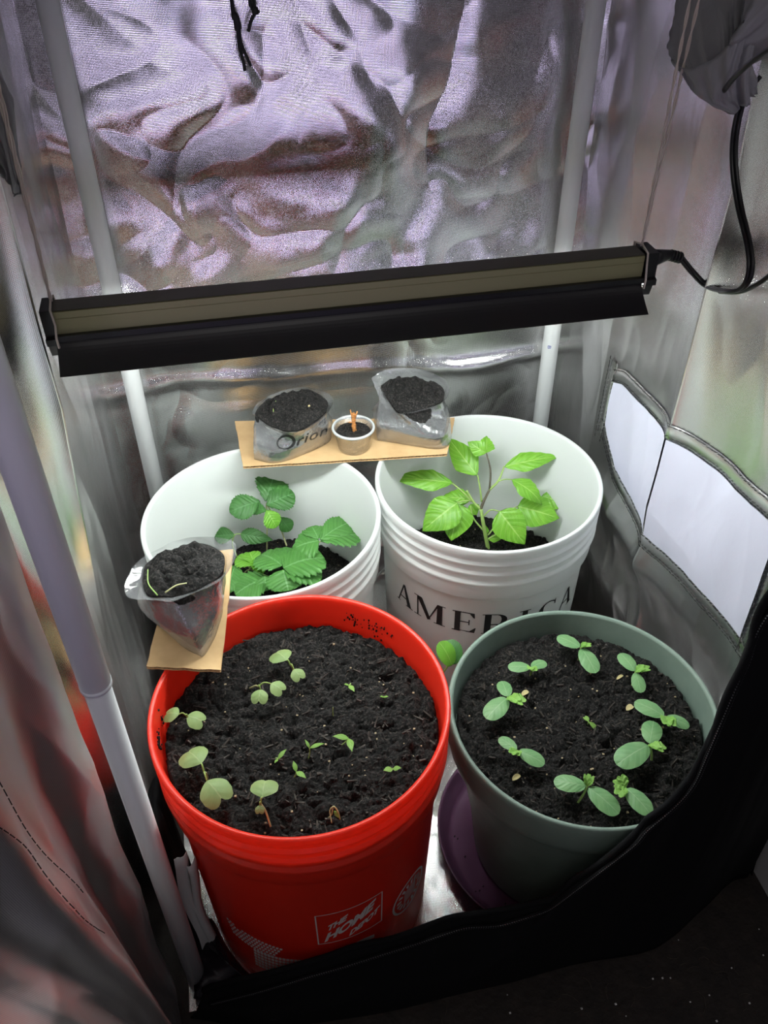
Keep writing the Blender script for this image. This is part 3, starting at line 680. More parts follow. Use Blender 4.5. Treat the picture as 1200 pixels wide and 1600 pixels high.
# cucumber seedlings: joint, cotyledon tips, true leaf tip, stem base   (photo crop coordinates)
def g6(p, z): return at(680+p[0]/2.308, 920+p[1]/2.308, z=z)
CU = [((525, 212), [(440, 170), (580, 302)], (556, 205), (515, 265), 'at the back rim of the sage pot'),
      ((345, 284), [(262, 280), (400, 262)], (352, 302), (342, 320), 'near the back left rim of the sage pot'),
      ((262, 392), [(184, 466), (240, 330)], (314, 418), (245, 430), 'at the left side of the sage pot, upper of the two there'),
      ((722, 300), [(667, 230), (742, 374)], (768, 290), (708, 355), 'at the back right rim of the sage pot'),
      ((830, 462), [(719, 405), (919, 494)], (846, 503), (822, 480), 'farthest right in the sage pot, against the rim'),
      ((772, 562), [(655, 632), (788, 474)], (820, 588), (778, 628), 'on the right of the sage pot, with two broad pale leaves'),
      ((296, 584), [(231, 535), (396, 630)], (282, 606), (298, 612), 'at the lower left rim of the sage pot'),
      ((548, 714), [(427, 692), (664, 810)], (556, 674), (512, 778), 'at the front rim of the sage pot, left of a pair'),
      ((686, 716), [(778, 812)], (612, 705), (672, 745), 'at the front rim of the sage pot, right of a pair')]
for J, cots, tl, bs, where in CU:
    b = g6(bs, .2555); b[2] = hz_g(b[0], b[1])-.001; zj = b[2]+.021
    j = g6(J, zj); root = empty('cucumber_seedling', b); tag(root, 'young cucumber seedling '+where, 'seedling', 'cucumber seedlings in the sage pot')
    adopt(root, stem([b, (b+j)/2+np.array([.001, 0, .001]), j], .0013, .0011, M['stem']))
    for i, c_ in enumerate(cots):
        t_ = g6(c_, zj+.002-(.006 if i else .001)); L = np.linalg.norm(t_-j)
        adopt(root, leaf(j+(t_-j)*.04, t_, L*.60, M['leaf_cuke'], 'cotyledon', 'oval', arch=.06, fold=.05, curl=.04, ripple=.01, sk=6))
    t_ = g6(tl, zj+.006); L = np.linalg.norm(t_-j)
    if J == (686, 716):
        for tt in ((665, 672), (640, 705), (655, 748)):
            t_ = g6(tt, zj+.006); adopt(root, leaf(j, t_, .013, M['leaf_cuke_true'], 'true_leaf', 'heart', serr=.2, sk=5, arch=.1, fold=.3, ripple=.04))
    else:
        for kk in (0, 1):
            off = np.array([(-1)**kk*.0015, .001*kk, .001*kk]); adopt(root, leaf(j, t_+off*2.0, max(.006, L*.75), M['leaf_cuke_true'], 'true_leaf', 'heart', serr=.2, sk=5, arch=.12, fold=.5, ripple=.04, nt=14, nv=4))
# tiny sprout in the middle and fallen bits
b = g6((548, 500), .255); b[2] = hz_g(b[0], b[1])-.001; root = empty('cucumber_seedling', b); tag(root, 'tiny crinkled green sprout in the middle of the sage pot', 'seedling')
j = b+np.array([0, 0, .006]); adopt(root, stem([b, j], .0008, .0007, M['stem']))
adopt(root, leaf(j, g6((587, 518), .256+.002), .006, M['leaf_sprout'], 'leaf', 'lance', fold=.4), leaf(j, g6((537, 462), .265), .006, M['leaf_sprout'], 'leaf', 'heart', fold=.5))
for (p_, w_, lab) in (((698, 448), .007, 'small yellowed dead seed leaf on soil at the right of the sage pot'), ((322, 398), .006, 'brown husk fragment on soil beside the left seedling in the sage pot'), ((290, 705), .006, 'pale brown husk on soil near the front left rim of the sage pot'), ((665, 330), .004, 'thin brown husk on soil near the back right of the sage pot')):
    b = g6(p_, .2555); b[2] = hz_g(b[0], b[1])+.0015; o = leaf(b-np.array([.005, .001, 0]), b+np.array([.005, .003, .001]), w_, M['dead_leaf'], 'leaf_scrap', 'oval', fold=.4, arch=.15, nt=10, nv=3); tag(o, lab, 'leaf scrap')

# radish seedlings in the red bucket
def g5(p, z): return at(200+p[0]/2.308, 920+p[1]/2.308, z=z)
def radish(c1, c2, bs, label, extra=None, h=.024, sz=.018):
    b = g5(bs, .322); b[2] = hz_r(b[0], b[1])-.001; zj = b[2]+h
    mid = ((c1[0][0]+c2[0][0])/2, (c1[0][1]+c2[0][1])/2) if extra is None else extra
    j = g5(mid, zj-.004); root = empty('radish_seedling', b); tag(root, label, 'seedling', 'radish seedlings in the red bucket')
    adopt(root, stem([b, (b*.4+j*.6)+np.array([.001, .001, .001]), j], .0010, .0009, M['stem_pale']))
    for (s_, t_), dz in ((c1, 0), (c2, -.004)):
        bb = g5(s_, zj+dz); tt = g5(t_, zj+dz-.003); adopt(root, stem([j, (j+bb)/2+np.array([0, 0, .004]), bb], .0009, .0007, M['stem']))
        L = np.linalg.norm(tt-bb); adopt(root, leaf(bb, tt, L*1.12, M['leaf_radish'], 'cotyledon', 'heart', arch=.12, fold=-.1, notch=.16, nt=20, nv=6, curl=.12))
radish(((572, 258), (530, 222)), ((598, 290), (625, 325)), (600, 322), 'radish seedling nearest the back of the red bucket, above the pair of curled leaves')
radish(((515, 342), (562, 368)), ((478, 362), (470, 412)), (440, 372), 'radish seedling with drooping folded leaves, second from the back in the red bucket', (470, 352))
radish(((185, 452), (130, 450)), ((212, 460), (275, 478)), (246, 512), 'radish seedling leaning against the left inner wall of the red bucket', (215, 462))
radish(((265, 630), (210, 578)), ((284, 692), (345, 765)), (290, 702), 'largest radish seedling, at the lower left of the red bucket', None, .026)
radish(((484, 752), (497, 680)), ((476, 780), (474, 812)), (517, 872), 'radish seedling with an upright heart shaped leaf at the front of the red bucket', (479, 775), .026)
# small pepper sprouts
def sprout(J, tips, bs, label, W=.30, m='leaf_sprout', h=.014):
    b = g5(bs, .322); b[2] = hz_r(b[0], b[1])-.001; zj = b[2]+h; j = g5(J, zj); root = empty('pepper_sprout', b); tag(root, label, 'sprout', 'tiny pepper sprouts in the red bucket')
    adopt(root, stem([b, (b+j)/2+np.array([.0007, 0, .0005]), j], .0008, .0006, M['stem']))
    for t_ in tips:
        tt = g5(t_, zj+.003); L = np.linalg.norm(tt-j); adopt(root, leaf(j, tt, max(.0028, L*W), M[m], 'cotyledon', 'lance', arch=.1, fold=.15, nt=12, nv=3))
sprout((655, 575), [(638, 543), (710, 558)], (651, 616), 'tiny sprout with two narrow forked leaves near the middle of the red bucket')
sprout((797, 541), [(737, 532), (808, 588)], (760, 572), 'tiny sprout with one level and one hanging leaf, right of the forked sprout', .40)
sprout((540, 615), [(572, 578), (528, 630)], (536, 632), 'tiny sprout lying low, left of the forked sprout in the red bucket', .35)
sprout((607, 660), [(596, 620), (643, 684)], (600, 692), 'tiny sprout between forked sprout and front radish seedling in the red bucket', .40)
sprout((955, 650), [(920, 656), (986, 646)], (953, 664), 'tiny sprout with two rounded leaves near the right rim of the red bucket', .62, h=.009)
sprout((797, 348), [(778, 344), (817, 372)], (803, 352), 'tiny sprout at the back right of the red bucket soil', .4, h=.010)
sprout((922, 391), [(908, 388), (940, 389)], (922, 398), 'faint tiny sprout farthest right at the back of the red bucket', .35, h=.006)
b = g5((741, 470), .322); b[2] = hz_r(b[0], b[1])-.001; o = stem([b, b+np.array([0, .001, .008]), b+np.array([.0005, .001, .014])], .0006, .0004, M['stem'], 'grass_sprout'); tag(o, 'single thin green shoot standing in the middle of the red bucket', 'sprout')
b = g5((765, 838), .322); b[2] = hz_r(b[0], b[1]); root = empty('curled_sprout', b); tag(root, 'pale yellow curled sprout near the front rim of the red bucket', 'sprout')
adopt(root, stem([b, g5((755, 800), b[2]+.010), g5((740, 785), b[2]+.014), g5((735, 812), b[2]+.006), g5((722, 828), b[2]+.001)], .0009, .0006, M['stem_pale']),
      stem([g5((740, 785), b[2]+.014), g5((728, 800), b[2]+.008), g5((735, 845), b[2]+.002)], .0007, .0005, M['stem_pale']), leaf(g5((742, 800), b[2]+.010), g5((762, 828), b[2]+.004), .004, M['leaf_sprout'], 'leaf', 'lance', nt=10, nv=3))

# strawberry plant in the left white bucket
def g4(p, z): return at(320+p[0]/4.286, 720+p[1]/4.286, z=z)
cb_ = np.array([W1[0]+.005, W1[1]-.028, .0]); cb_[2] = hz_1(cb_[0], cb_[1])
cb_ = g4((330, 730), .213); cb_[2] = hz_1(cb_[0], cb_[1])
st_ = empty('strawberry_plant', cb_); tag(st_, 'strawberry plant with toothed green leaves growing in the left white bucket', 'plant')
def sleaf(bp, zb, tp, zt, W, m='leaf_straw', up=(0, 0, 1), shape='fan', arch=.08, curl=.05, fold=.12, name='leaflet'):
    o = leaf(g4(bp, zb), g4(tp, zt), W*1.15, M[m], name, shape, up=up, serr=.14, sk=13, nt=52, nv=8, arch=arch, fold=fold, ripple=.018, curl=curl); adopt(st_, o)
vw = norm(CAMPOS-np.array([W1[0], W1[1], .25]))
# upright stalk: three leaflets at the top
J1 = g4((412, 285), .300); adopt(st_, stem([g4((415, 600), .213), g4((417, 430), .262), J1], .0012, .0009, M['stem_pale']), stem([g4((548, 570), .213), g4((505, 450), .235), g4((420, 300), .297)], .0012, .0010, M['stem_pale']))
sleaf((405, 270), .300, (480, 55), .318, .046, 'leaf_straw_dark', up=vw)
sleaf((412, 300), .301, (600, 215), .306, .038, 'leaf_straw_dark', up=norm(vw+[0, .2, .2]))
sleaf((372, 272), .300, (165, 340), .296, .036, 'leaf_straw_dark', up=norm(vw+[0, .1, .3]))
sleaf((412, 330), .297, (480, 448), .275, .026, 'leaf_straw_young', up=norm(vw+[.3, 0, 0]))
sleaf((415, 335), .296, (300, 310), .288, .018, 'leaf_straw_dark', up=vw)
sleaf((505, 378), .262, (575, 470), .240, .022, 'leaf_straw_dark', up=vw)
sleaf((200, 495), .245, (62, 505), .240, .024, 'leaf_straw_dark', up=norm(vw+[0, 0, .2]))
sleaf((240, 490), .245, (455, 530), .238, .022, 'leaf_straw_dark', up=vw, shape='ovate')
adopt(st_, stem([g4((215, 640), .213), g4((185, 560), .23), g4((200, 497), .245), g4((242, 490), .246)], .0010, .0007, M['stem']))
# big right leaf
J2 = g4((775, 540), .268); adopt(st_, stem([cb_, g4((600, 640), .245), J2], .0014, .001, M['stem']))
sleaf((775, 540), .268, (1045, 490), .262, .046); sleaf((770, 530), .270, (985, 400), .268, .038, up=norm([0, -.35, 1])); sleaf((765, 535), .268, (580, 590), .258, .048, shape='ovate', up=norm([0, -.2, 1])); 
sleaf((760, 525), .269, (715, 435), .272, .030)
# front cluster
J3 = g4((525, 735), .258); adopt(st_, stem([cb_, g4((450, 780), .235), J3], .0014, .001, M['stem']))
sleaf((525, 720), .258, (800, 640), .256, .060, shape='round'); sleaf((520, 705), .258, (375, 620), .252, .050, shape='round'); sleaf((525, 730), .258, (560, 870), .243, .052, shape='round'); sleaf((530, 725), .2575, (790, 760), .246, .048, shape='round', curl=.1); sleaf((515, 700), .2575, (590, 580), .255, .040, shape='round')
sleaf((410, 790), .24, (200, 890), .232, .050, shape='round'); sleaf((205, 700), .238, (150, 880), .228, .040); sleaf((400, 770), .2455, (415, 870), .235, .03)
sleaf((330, 700), .240, (215, 640), .244, .032, 'leaf_straw_young'); sleaf((340, 650), .242, (390, 750), .238, .024, 'leaf_straw_young', fold=.5); sleaf((330, 690), .241, (300, 610), .246, .026, 'leaf_straw_young', fold=.4)
sleaf((640, 800), .235, (740, 790), .228, .028)
for p_, z_ in (((230, 700), .232), ((250, 770), .222), ((290, 740), .226), ((205, 700), .238)): adopt(st_, stem([cb_, (cb_+g4(p_, z_))/2+np.array([0, 0, .006]), g4(p_, z_)], .0010, .0008, M['stem_pale']))

# pepper plant in the AMERICA bucket
def g3(p, z): return at(600+p[0]/4, 670+p[1]/4, z=z)
pb0 = g3((655, 725), .200); pb0[2] = hz_2(pb0[0], pb0[1])-.002
pp = empty('pepper_plant', pb0); tag(pp, 'bright green pepper plant with pointed leaves growing in the AMERICA bucket', 'plant')
vp = norm(CAMPOS-np.array([W2[0], W2[1], .3]))
F0 = g3((605, 500), .262); F1 = g3((660, 380), .292)
adopt(pp, stem([pb0, g3((625, 620), .232), F0], .0032, .0026, M['stem'], 'main_stem'), stem([F0, g3((625, 450), .275), F1], .0024, .0018, M['stem_dark'], 'branch'),
      stem([F1, g3((665, 260), .320), g3((640, 150), .342)], .0017, .0010, M['stem_dark'], 'branch'), stem([F1, g3((715, 325), .305), g3((752, 235), .322)], .0020, .0011, M['stem'], 'branch'),
      stem([F0, g3((565, 465), .270), g3((515, 385), .288)], .0022, .0014, M['stem'], 'branch'), stem([g3((565, 465), .270), g3((480, 385), .285), g3((425, 340), .292)], .0016, .0010, M['stem'], 'leaf_stalk'),
      stem([g3((610, 455), .272), g3((600, 370), .292), g3((585, 290), .308)], .0015, .0011, M['stem'], 'leaf_stalk'),
      stem([g3((715, 328), .305), g3((755, 316), .307), g3((800, 318), .305)], .0010, .0008, M['stem'], 'leaf_stalk'),
      stem([g3((620, 550), .250), g3((665, 508), .262), g3((720, 515), .262)], .0012, .0009, M['stem'], 'leaf_stalk'),
      stem([g3((650, 665), .222), g3((720, 580), .242), g3((800, 505), .258), g3((835, 485), .260)], .0013, .0009, M['stem'], 'leaf_stalk'),
      stem([F0, g3((540, 450), .272), g3((455, 460), .272)], .0013, .0009, M['stem'], 'leaf_stalk'), stem([g3((625, 640), .226), g3((560, 560), .245), g3((540, 480), .26)], .0013, .0009, M['stem'], 'leaf_stalk'),
      stem([g3((650, 690), .216), g3((700, 660), .222), g3((735, 640), .228)], .0014, .0010, M['stem'], 'leaf_stalk'))
def pleaf(bp, zb, tp, zt, W, up=vp, arch=.06, curl=.0, fold=.14, shape='pepper'):
    adopt(pp, leaf(g3(bp, zb), g3(tp, zt), W*1.18, M['leaf_pepper'], 'leaf', shape, up=up, arch=arch, fold=fold, nt=30, nv=7, ripple=.022, sk=12, curl=curl))
vu = norm(vp+[0, 0, .6])
pleaf((430, 338), .292, (35, 308), .300, .029, up=vu, arch=.05)
pleaf((582, 292), .308, (400, 55), .335, .034, up=vp)
pleaf((640, 152), .342, (522, 82), .352, .021, up=vp); pleaf((638, 150), .342, (640, 45), .352, .022, up=norm(vp+[.3, 0, 0]))
pleaf((752, 238), .322, (1098, 172), .330, .026, up=vu)
pleaf((798, 318), .305, (988, 478), .270, .026, up=norm(vp+[.3, .1, .3]), arch=.18)
pleaf((460, 462), .272, (240, 640), .238, .044, up=norm(vp+[-.2, 0, .2]), arch=.08, curl=0, shape='ovate')
pleaf((470, 470), .266, (420, 700), .222, .042, up=vp, shape='ovate'); pleaf((545, 440), .268, (355, 430), .262, .026, up=vu)
pleaf((720, 515), .262, (880, 722), .222, .042, up=vp, arch=.1, shape='ovate')
pleaf((835, 485), .260, (1095, 560), .246, .042, up=norm(vp+[.1, 0, .3]), shape='ovate'); pleaf((985, 420), .262, (1160, 480), .252, .030, up=vu); pleaf((540, 470), .262, (580, 540), .246, .018, up=vp)
pleaf((650, 690), .216, (745, 680), .214, .010); pleaf((640, 660), .22, (632, 600), .232, .008)

# leaf of a small plant in the gap between red bucket, sage pot and AMERICA bucket
lb = np.array([.318, .236, .010]); gp = empty('small_plant', lb); tag(gp, 'small leafy plant squeezed between the red bucket and the sage pot', 'plant')
lt = at(697, 1015, z=.265)
adopt(gp, stem([lb, lb+np.array([.004, .004, .12]), at(700, 1040, z=.235)], .0018, .0012, M['stem'])); 
adopt(gp, leaf(at(706, 1040, z=.238), at(686, 1003, z=.262), .026, M['leaf_straw_young'], 'leaf', 'oval', fold=.2), leaf(at(712, 1038, z=.236), at(699, 1000, z=.255), .028, M['leaf_straw_dark'], 'leaf', 'oval', fold=.2))

# ------------------------------------------------------------------ cardboard, bags, cup
def board(name, corners, z, th, label, seed):
    root = empty(name, (*np.mean(np.array(corners), 0)[:2], z)); tag(root, label, 'cardboard'); C = [np.array(c, float) for c in corners]; rg = random.Random(seed)
    edge = []
    for i in range(4):
        a, b = C[i], C[(i+1) % 4]
        for k in range(14): edge.append(a+(b-a)*k/14+np.array([rg.uniform(-.0006, .0006), rg.uniform(-.0006, .0006)])*(1 if k else 0))
    for zz, h_, nm in ((z, .0006, 'liner'), (z+th-.0006, .0006, 'liner')):
        V = [(*e, zz) for e in edge]+[(*e, zz+h_) for e in edge]; n = len(edge)
        F = [tuple(range(n-1, -1, -1)), tuple(range(n, 2*n))]+[(i, (i+1) % n, (i+1) % n+n, i+n) for i in range(n)]; adopt(root, mesh(nm, V, F, M['cardboard'], smooth=False))
    # corrugated core
    a, b, c, d = C; nf = int(np.linalg.norm(b-a)/.0012); V = []
    for i in range(nf+1):
        t = .004+.992*i/nf; zz = z+.0006+(th-.0012)*(.5+.5*math.sin(i*math.pi*.5)); p, q_ = a+(b-a)*t, d+(c-d)*t; e = (q_-p)*.004
        V += [(*(p+e), zz), (*(q_-e), zz)]
    F = [(2*i, 2*i+1, 2*i+3, 2*i+2) for i in range(nf)]; o = mesh('corrugation', V, F, M['cardboard_edge'], smooth=False); adopt(root, o); return root
BZ = .3695
board('cardboard_strip', [(.131, .494), (.406, .464), (.440, .548), (.128, .607)], BZ, .004, 'tan cardboard strip bridging the two white buckets under the back bags', 1)
board('cardboard_piece', [(.005, .168), (.080, .147), (.106, .330), (.040, .338)], BZ, .004, 'tan cardboard piece resting on left white and red bucket rims under a bag', 2)
def loft(rings, m, name, cap_bot=True, cap_top=False, amp=0, seed=0, nsub=5, fx=30, K=64):
    """rings: closed polygons of world points from bottom to top; amp adds crumples"""
    R_ = [resample(np.array(spline(list(r)+[r[0]], 6)), K+1)[:K] for r in rings]; out = []
    for i in range(len(R_)-1):
        for k in range(nsub): t = k/nsub; out.append(R_[i]*(1-t)+R_[i+1]*t)
    out.append(R_[-1]); out = np.array(out); nr = len(out)
    if amp:
        cen = out.mean(1, keepdims=True); d = out-cen; d[:, :, 2] = 0; d /= np.linalg.norm(d, axis=2, keepdims=True)+1e-9
        a = np.linspace(0, 2*np.pi, K, endpoint=False); A, B = np.meshgrid(np.arange(nr)/nr*4, a, indexing='ij')
        nz = fbm(np.cos(B)*2.2+5+A*.3, np.sin(B)*2.2+A, seed, 3)+.8*(ridge(np.cos(B)*2.6+A*.5, np.sin(B)*2.6+A*1.2, seed+3, 2)-.5)
        fade = np.clip(np.arange(nr)/3, 0, 1)[:, None]; out = out+d*(nz*amp*fade)[:, :, None]
    V = out.reshape(-1, 3); F = [(i*K+k, i*K+(k+1) % K, (i+1)*K+(k+1) % K, (i+1)*K+k) for i in range(nr-1) for k in range(K)]
    if cap_bot: F.append(tuple(range(K-1, -1, -1)))
    if cap_top: F.append(tuple((nr-1)*K+k for k in range(K)))
    return mesh(name, V, F, m), out[-1]
def bag(label, bottom, mid, soiltop, rim, seed, name='plastic_bag', soil_label='', lump=.0062):
    """polygons as world points"""
    c = np.mean(np.array(bottom), 0); root = empty(name, (c[0], c[1], c[2]-.0004)); tag(root, label, 'bag')
    def shrink(r, k, dz=0): r = np.array(r); m_ = r.mean(0); q_ = m_+(r-m_)*k; q_[:, 2] += dz; return q_
    f, _ = loft([bottom, mid, soiltop, rim], M['film'], 'film', amp=.0018, seed=seed); adopt(root, f)
    s, topring = loft([shrink(bottom, .80, .001), shrink(mid, .92), shrink(soiltop, .985, .002)], M['soil'], 'soil_core', amp=.0012, seed=seed)
    tag(s, soil_label or 'dark potting soil packed in the '+label, 'soil', kind='stuff'); s.name = 'potting_soil'
    # lumpy surface: polar sheet
    rg = np.random.default_rng(seed); cen = topring.mean(0); nr = 34; K = len(topring); V = [cen]; 
    ts = np.linspace(0, 1, nr+1)[1:]; P = cen+(topring-cen)[None]*ts[:, None, None]; X, Y = P[..., 0], P[..., 1]; H = np.zeros_like(X); R0 = np.linalg.norm(topring-cen, axis=1).max()
    for i in range(260):
        x, y = cen[0]+rg.uniform(-R0, R0), cen[1]+rg.uniform(-R0, R0); r = lump*(.25+rg.random()**2); d = (X-x)**2+(Y-y)**2; H = np.maximum(H, np.sqrt(np.clip(r*r-d, 0, None)))
    H += .0040*fbm(X*170, Y*160, seed, 3)+.0075*(1-(np.linalg.norm(P-cen, axis=2)/R0)**2); H *= (1-ts**8)[:, None]
    P = P.copy(); P[..., 2] += H; V = np.vstack([(cen+[0, 0, H[0].max()])[None], P.reshape(-1, 3)])
    F = [(0, 1+k, 1+(k+1) % K) for k in range(K)]+[(1+i*K+k, 1+(i+1)*K+k, 1+(i+1)*K+(k+1) % K, 1+i*K+(k+1) % K) for i in range(nr-1) for k in range(K)]
    top_ = mesh('soil_surface', V, F, M['soil'], smooth=False); top_.parent = s; top_['kind'] = 'stuff'
    return root, P[:, :, :], cen
def at_list(l): return [at(a, b, z=zz) for a, b, zz in l]
ZB = BZ+.0045
# back left bag
bl, _, cl = bag('clear plastic bag of soil with a printed dark O, left on the back cardboard',
    at_list([(397, 718, ZB), (430, 724, ZB), (470, 712, ZB), (515, 690, ZB), (508, 672, ZB), (470, 662, ZB), (425, 668, ZB), (400, 690, ZB)]),
    at_list([(396, 695, ZB+.025), (432, 704, ZB+.025), (475, 695, ZB+.025), (518, 668, ZB+.025), (510, 642, ZB+.025), (470, 636, ZB+.025), (420, 640, ZB+.025), (398, 660, ZB+.025)]),
    at_list([(398, 648, ZB+.055), (425, 668, ZB+.055), (462, 676, ZB+.055), (500, 655, ZB+.055), (514, 632, ZB+.055), (486, 612, ZB+.055), (445, 618, ZB+.055), (410, 632, ZB+.055)]),
    at_list([(394, 645, ZB+.060), (424, 668, ZB+.057), (466, 675, ZB+.059), (506, 652, ZB+.062), (521, 624, ZB+.066), (488, 606, ZB+.066), (442, 610, ZB+.064), (405, 628, ZB+.062)]), 31)
# back right bag
br, _, cr = bag('clear plastic bag of soil leaning at the right end of the back cardboard',
    at_list([(590, 688, ZB), (640, 696, ZB), (688, 702, ZB), (704, 690, ZB), (700, 668, ZB), (660, 660, ZB), (615, 658, ZB), (588, 665, ZB)]),
    at_list([(588, 664, ZB+.028), (640, 678, ZB+.028), (690, 682, ZB+.028), (702, 660, ZB+.028), (698, 632, ZB+.028), (655, 620, ZB+.028), (612, 618, ZB+.028), (584, 636, ZB+.028)]),
    at_list([(594, 604, ZB+.062), (612, 634, ZB+.058), (625, 646, ZB+.056), (660, 640, ZB+.056), (692, 628, ZB+.060), (690, 604, ZB+.062), (650, 596, ZB+.062), (610, 595, ZB+.062)]),
    at_list([(580, 590, ZB+.072), (600, 634, ZB+.062), (624, 647, ZB+.060), (662, 641, ZB+.060), (697, 625, ZB+.066), (698, 594, ZB+.078), (648, 576, ZB+.080), (600, 578, ZB+.078)]), 32)
# front left bag
bf, _, cf = bag('clear plastic bag of soil with a pointed corner on the front left cardboard',
    at_list([(316, 1027, ZB), (324, 1018, ZB), (340, 985, ZB), (346, 940, ZB), (300, 915, ZB), (250, 925, ZB), (246, 965, ZB), (282, 1008, ZB)]),
    at_list([(303, 995, ZB+.032), (334, 962, ZB+.032), (350, 925, ZB+.035), (348, 890, ZB+.035), (300, 875, ZB+.035), (226, 905, ZB+.035), (216, 945, ZB+.035), (252, 980, ZB+.033)]),
    at_list([(268, 934, ZB+.072), (305, 924, ZB+.072), (346, 900, ZB+.072), (350, 868, ZB+.074), (315, 850, ZB+.076), (268, 862, ZB+.076), (226, 885, ZB+.072), (228, 930, ZB+.072)]),
    at_list([(266, 940, ZB+.076), (308, 926, ZB+.076), (354, 898, ZB+.080), (368, 850, ZB+.086), (318, 838, ZB+.086), (262, 850, ZB+.084), (208, 884, ZB+.078), (197, 932, ZB+.072)]), 33)
# sprout stalks in the bags
def bit(pts, r, m, label, name='thin_sprout'):
    o = stem([np.array(p) for p in pts], r, r*.7, M[m], name); tag(o, label, 'sprout'); return o
z0 = ZB+.062
bit([at(430, 652, z=z0-.002), at(427, 640, z=z0+.004), at(431, 626, z=z0+.009)], .0006, 'stem', 'thin green shoot in the back left bag')
bit([at(643, 622, z=z0), at(648, 615, z=z0+.006), at(654, 614, z=z0+.006)], .0007, 'stem', 'tiny bent sprout near the middle of the back right bag')
bit([at(671, 628, z=z0-.002), at(671, 622, z=z0+.003), at(671, 618, z=z0+.005)], .0007, 'stem_pale', 'tiny pale sprout at the right of the back right bag')
bit([at(246, 930, z=ZB+.076), at(232, 912, z=ZB+.080), at(231, 890, z=ZB+.084)], .0008, 'stem', 'thin green stalk at the left of the front left bag')
bit([at(258, 926, z=ZB+.080), at(275, 915, z=ZB+.083), at(292, 911, z=ZB+.083)], .0009, 'stem_pale', 'pale bent stalk along the front edge of the front left bag')
yl = MB()
c_ = at(483, 635, z=z0+.004); yl.tube([c_-np.array([.0012, 0, 0]), c_+np.array([.0012, .0005, .0012])], .0013, 8); o = yl.build('seed_husk', M['dead_leaf']); tag(o, 'small yellow seed husk on soil in the back left bag', 'husk')
# printed word on the back left bag
from mathutils.bvhtree import BVHTree
film_me = [o for o in bl.children if o.name.startswith('film')][0].data
bvh = BVHTree.FromPolygons([v.co[:] for v in film_me.vertices], [tuple(p.vertices) for p in film_me.polygons])
def bagprint(px_, py_, name, V2, F2, m):
    P = []
    for x_, y_ in zip(px_, py_):
        d = norm(ray(x_, y_)); hit = bvh.ray_cast(Vector(CAMPOS), Vector(d)); p = np.array(hit[0]) if hit[0] else at(x_, y_, z=ZB+.03); P.append(p-d*.0008)
    o = mesh(name, P, F2, m, smooth=False); adopt(bl, o)
V_, F_ = [], []
for i in range(32):
    a0, a1 = 2*math.pi*i/32, 2*math.pi*(i+1)/32; b = len(V_); th = lambda a: .76+.10*math.cos(a-3.6)
    V_ += [(math.cos(a0), math.sin(a0)), (math.cos(a1), math.sin(a1)), (math.cos(a1)*th(a1), math.sin(a1)*th(a1)), (math.cos(a0)*th(a0), math.sin(a0)*th(a0))]; F_.append((b, b+1, b+2, b+3))
V_ = np.array(V_); bagprint(447+15.0*V_[:, 0], 691-11.5*V_[:, 1]-1.5*V_[:, 0], 'printed_ring', V_, F_, M['print_black'])
V2, F2 = text_mesh('rion', shear=.25, space=1.1); bagprint(464+48*V2[:, 0], 697-13*V2[:, 1]-19*V2[:, 0], 'printed_word', V2, F2, M['print_black'])
# small clear cup with a dry twig
cc = at(553, 697, z=ZB+.001); cc[2] = ZB; cup = empty('plastic_cup', cc); tag(cup, 'small clear plastic cup of soil between the two back bags', 'cup')
cp = lathe('cup_wall', [(.001, .0), (.0205, .0), (.0215, .001), (.0262, .030), (.0285, .0305), (.0292, .032), (.0285, .0335), (.0262, .033), (.0250, .030), (.0205, .002), (.001, .0015)], cc, M['cup'], n=64); adopt(cup, cp)
rm = lathe('rim', [(.0268, .0300), (.0290, .0305), (.0296, .0320), (.0290, .0337), (.0268, .0338), (.0262, .032)], cc, mat('cup_rim', (.55, .57, .58), .3), n=64); adopt(cup, rm)
def small_soil(c, R, z, label):
    ring = np.array([(c[0]+R*math.cos(a), c[1]+R*math.sin(a), z) for a in np.linspace(0, 2*np.pi, 48, endpoint=False)])
    b = MB(); K = 48; V = []; nr = 14
    for i in range(nr+1):
        t = i/nr; rr = ring*t+np.array([c[0], c[1], z])*(1-t); h = .0012*fbm(rr[:, 0]*300, rr[:, 1]*300, 8, 3)+.0006*np.random.default_rng(i).random(48); rr = rr.copy(); rr[:, 2] += h*(1 if i < nr else 0); V.append(rr)
    lo = ring.copy(); lo[:, :2] = np.array(c[:2])+(lo[:, :2]-np.array(c[:2]))*.84; lo[:, 2] = c[2]+.0025; V.append(lo); V = np.vstack(V); n2 = nr+2
    F = [(i*K+k, (i+1)*K+k, (i+1)*K+(k+1) % K, i*K+(k+1) % K) for i in range(n2-1) for k in range(K)]+[tuple((n2-1)*K+k for k in range(K))]
    o = mesh('potting_soil', V, F, M['soil']); tag(o, label, 'soil', kind='stuff')
    cb = MB()
    for i in range(70):
        a = random.uniform(0, 6.28); r = R*.92*math.sqrt(random.random()); x, y = c[0]+r*math.cos(a), c[1]+r*math.sin(a); th = random.uniform(0, 6.28); L = random.uniform(.002, .005)
        cb.tube([(x, y, z+.0012), (x+L*math.cos(th), y+L*math.sin(th), z+.0018)], .0005, 4)
    q_ = cb.build('bark_chips', M['soil_chip']); q_.parent = o; q_['kind'] = 'stuff'
small_soil(cc, .0235, cc[2]+.0255, 'dark soil inside the small clear cup')
tw = empty('dry_stem', (cc[0], cc[1], cc[2]+.024)); tag(tw, 'knobbly orange-brown dry stem standing in the small clear cup', 'stem')
b = MB(); zt = cc[2]
pts = [(cc[0]+.001, cc[1], zt+.024), (cc[0]+.0015, cc[1], zt+.034), (cc[0]+.0005, cc[1]+.001, zt+.045), (cc[0]+.001, cc[1]+.001, zt+.054)]
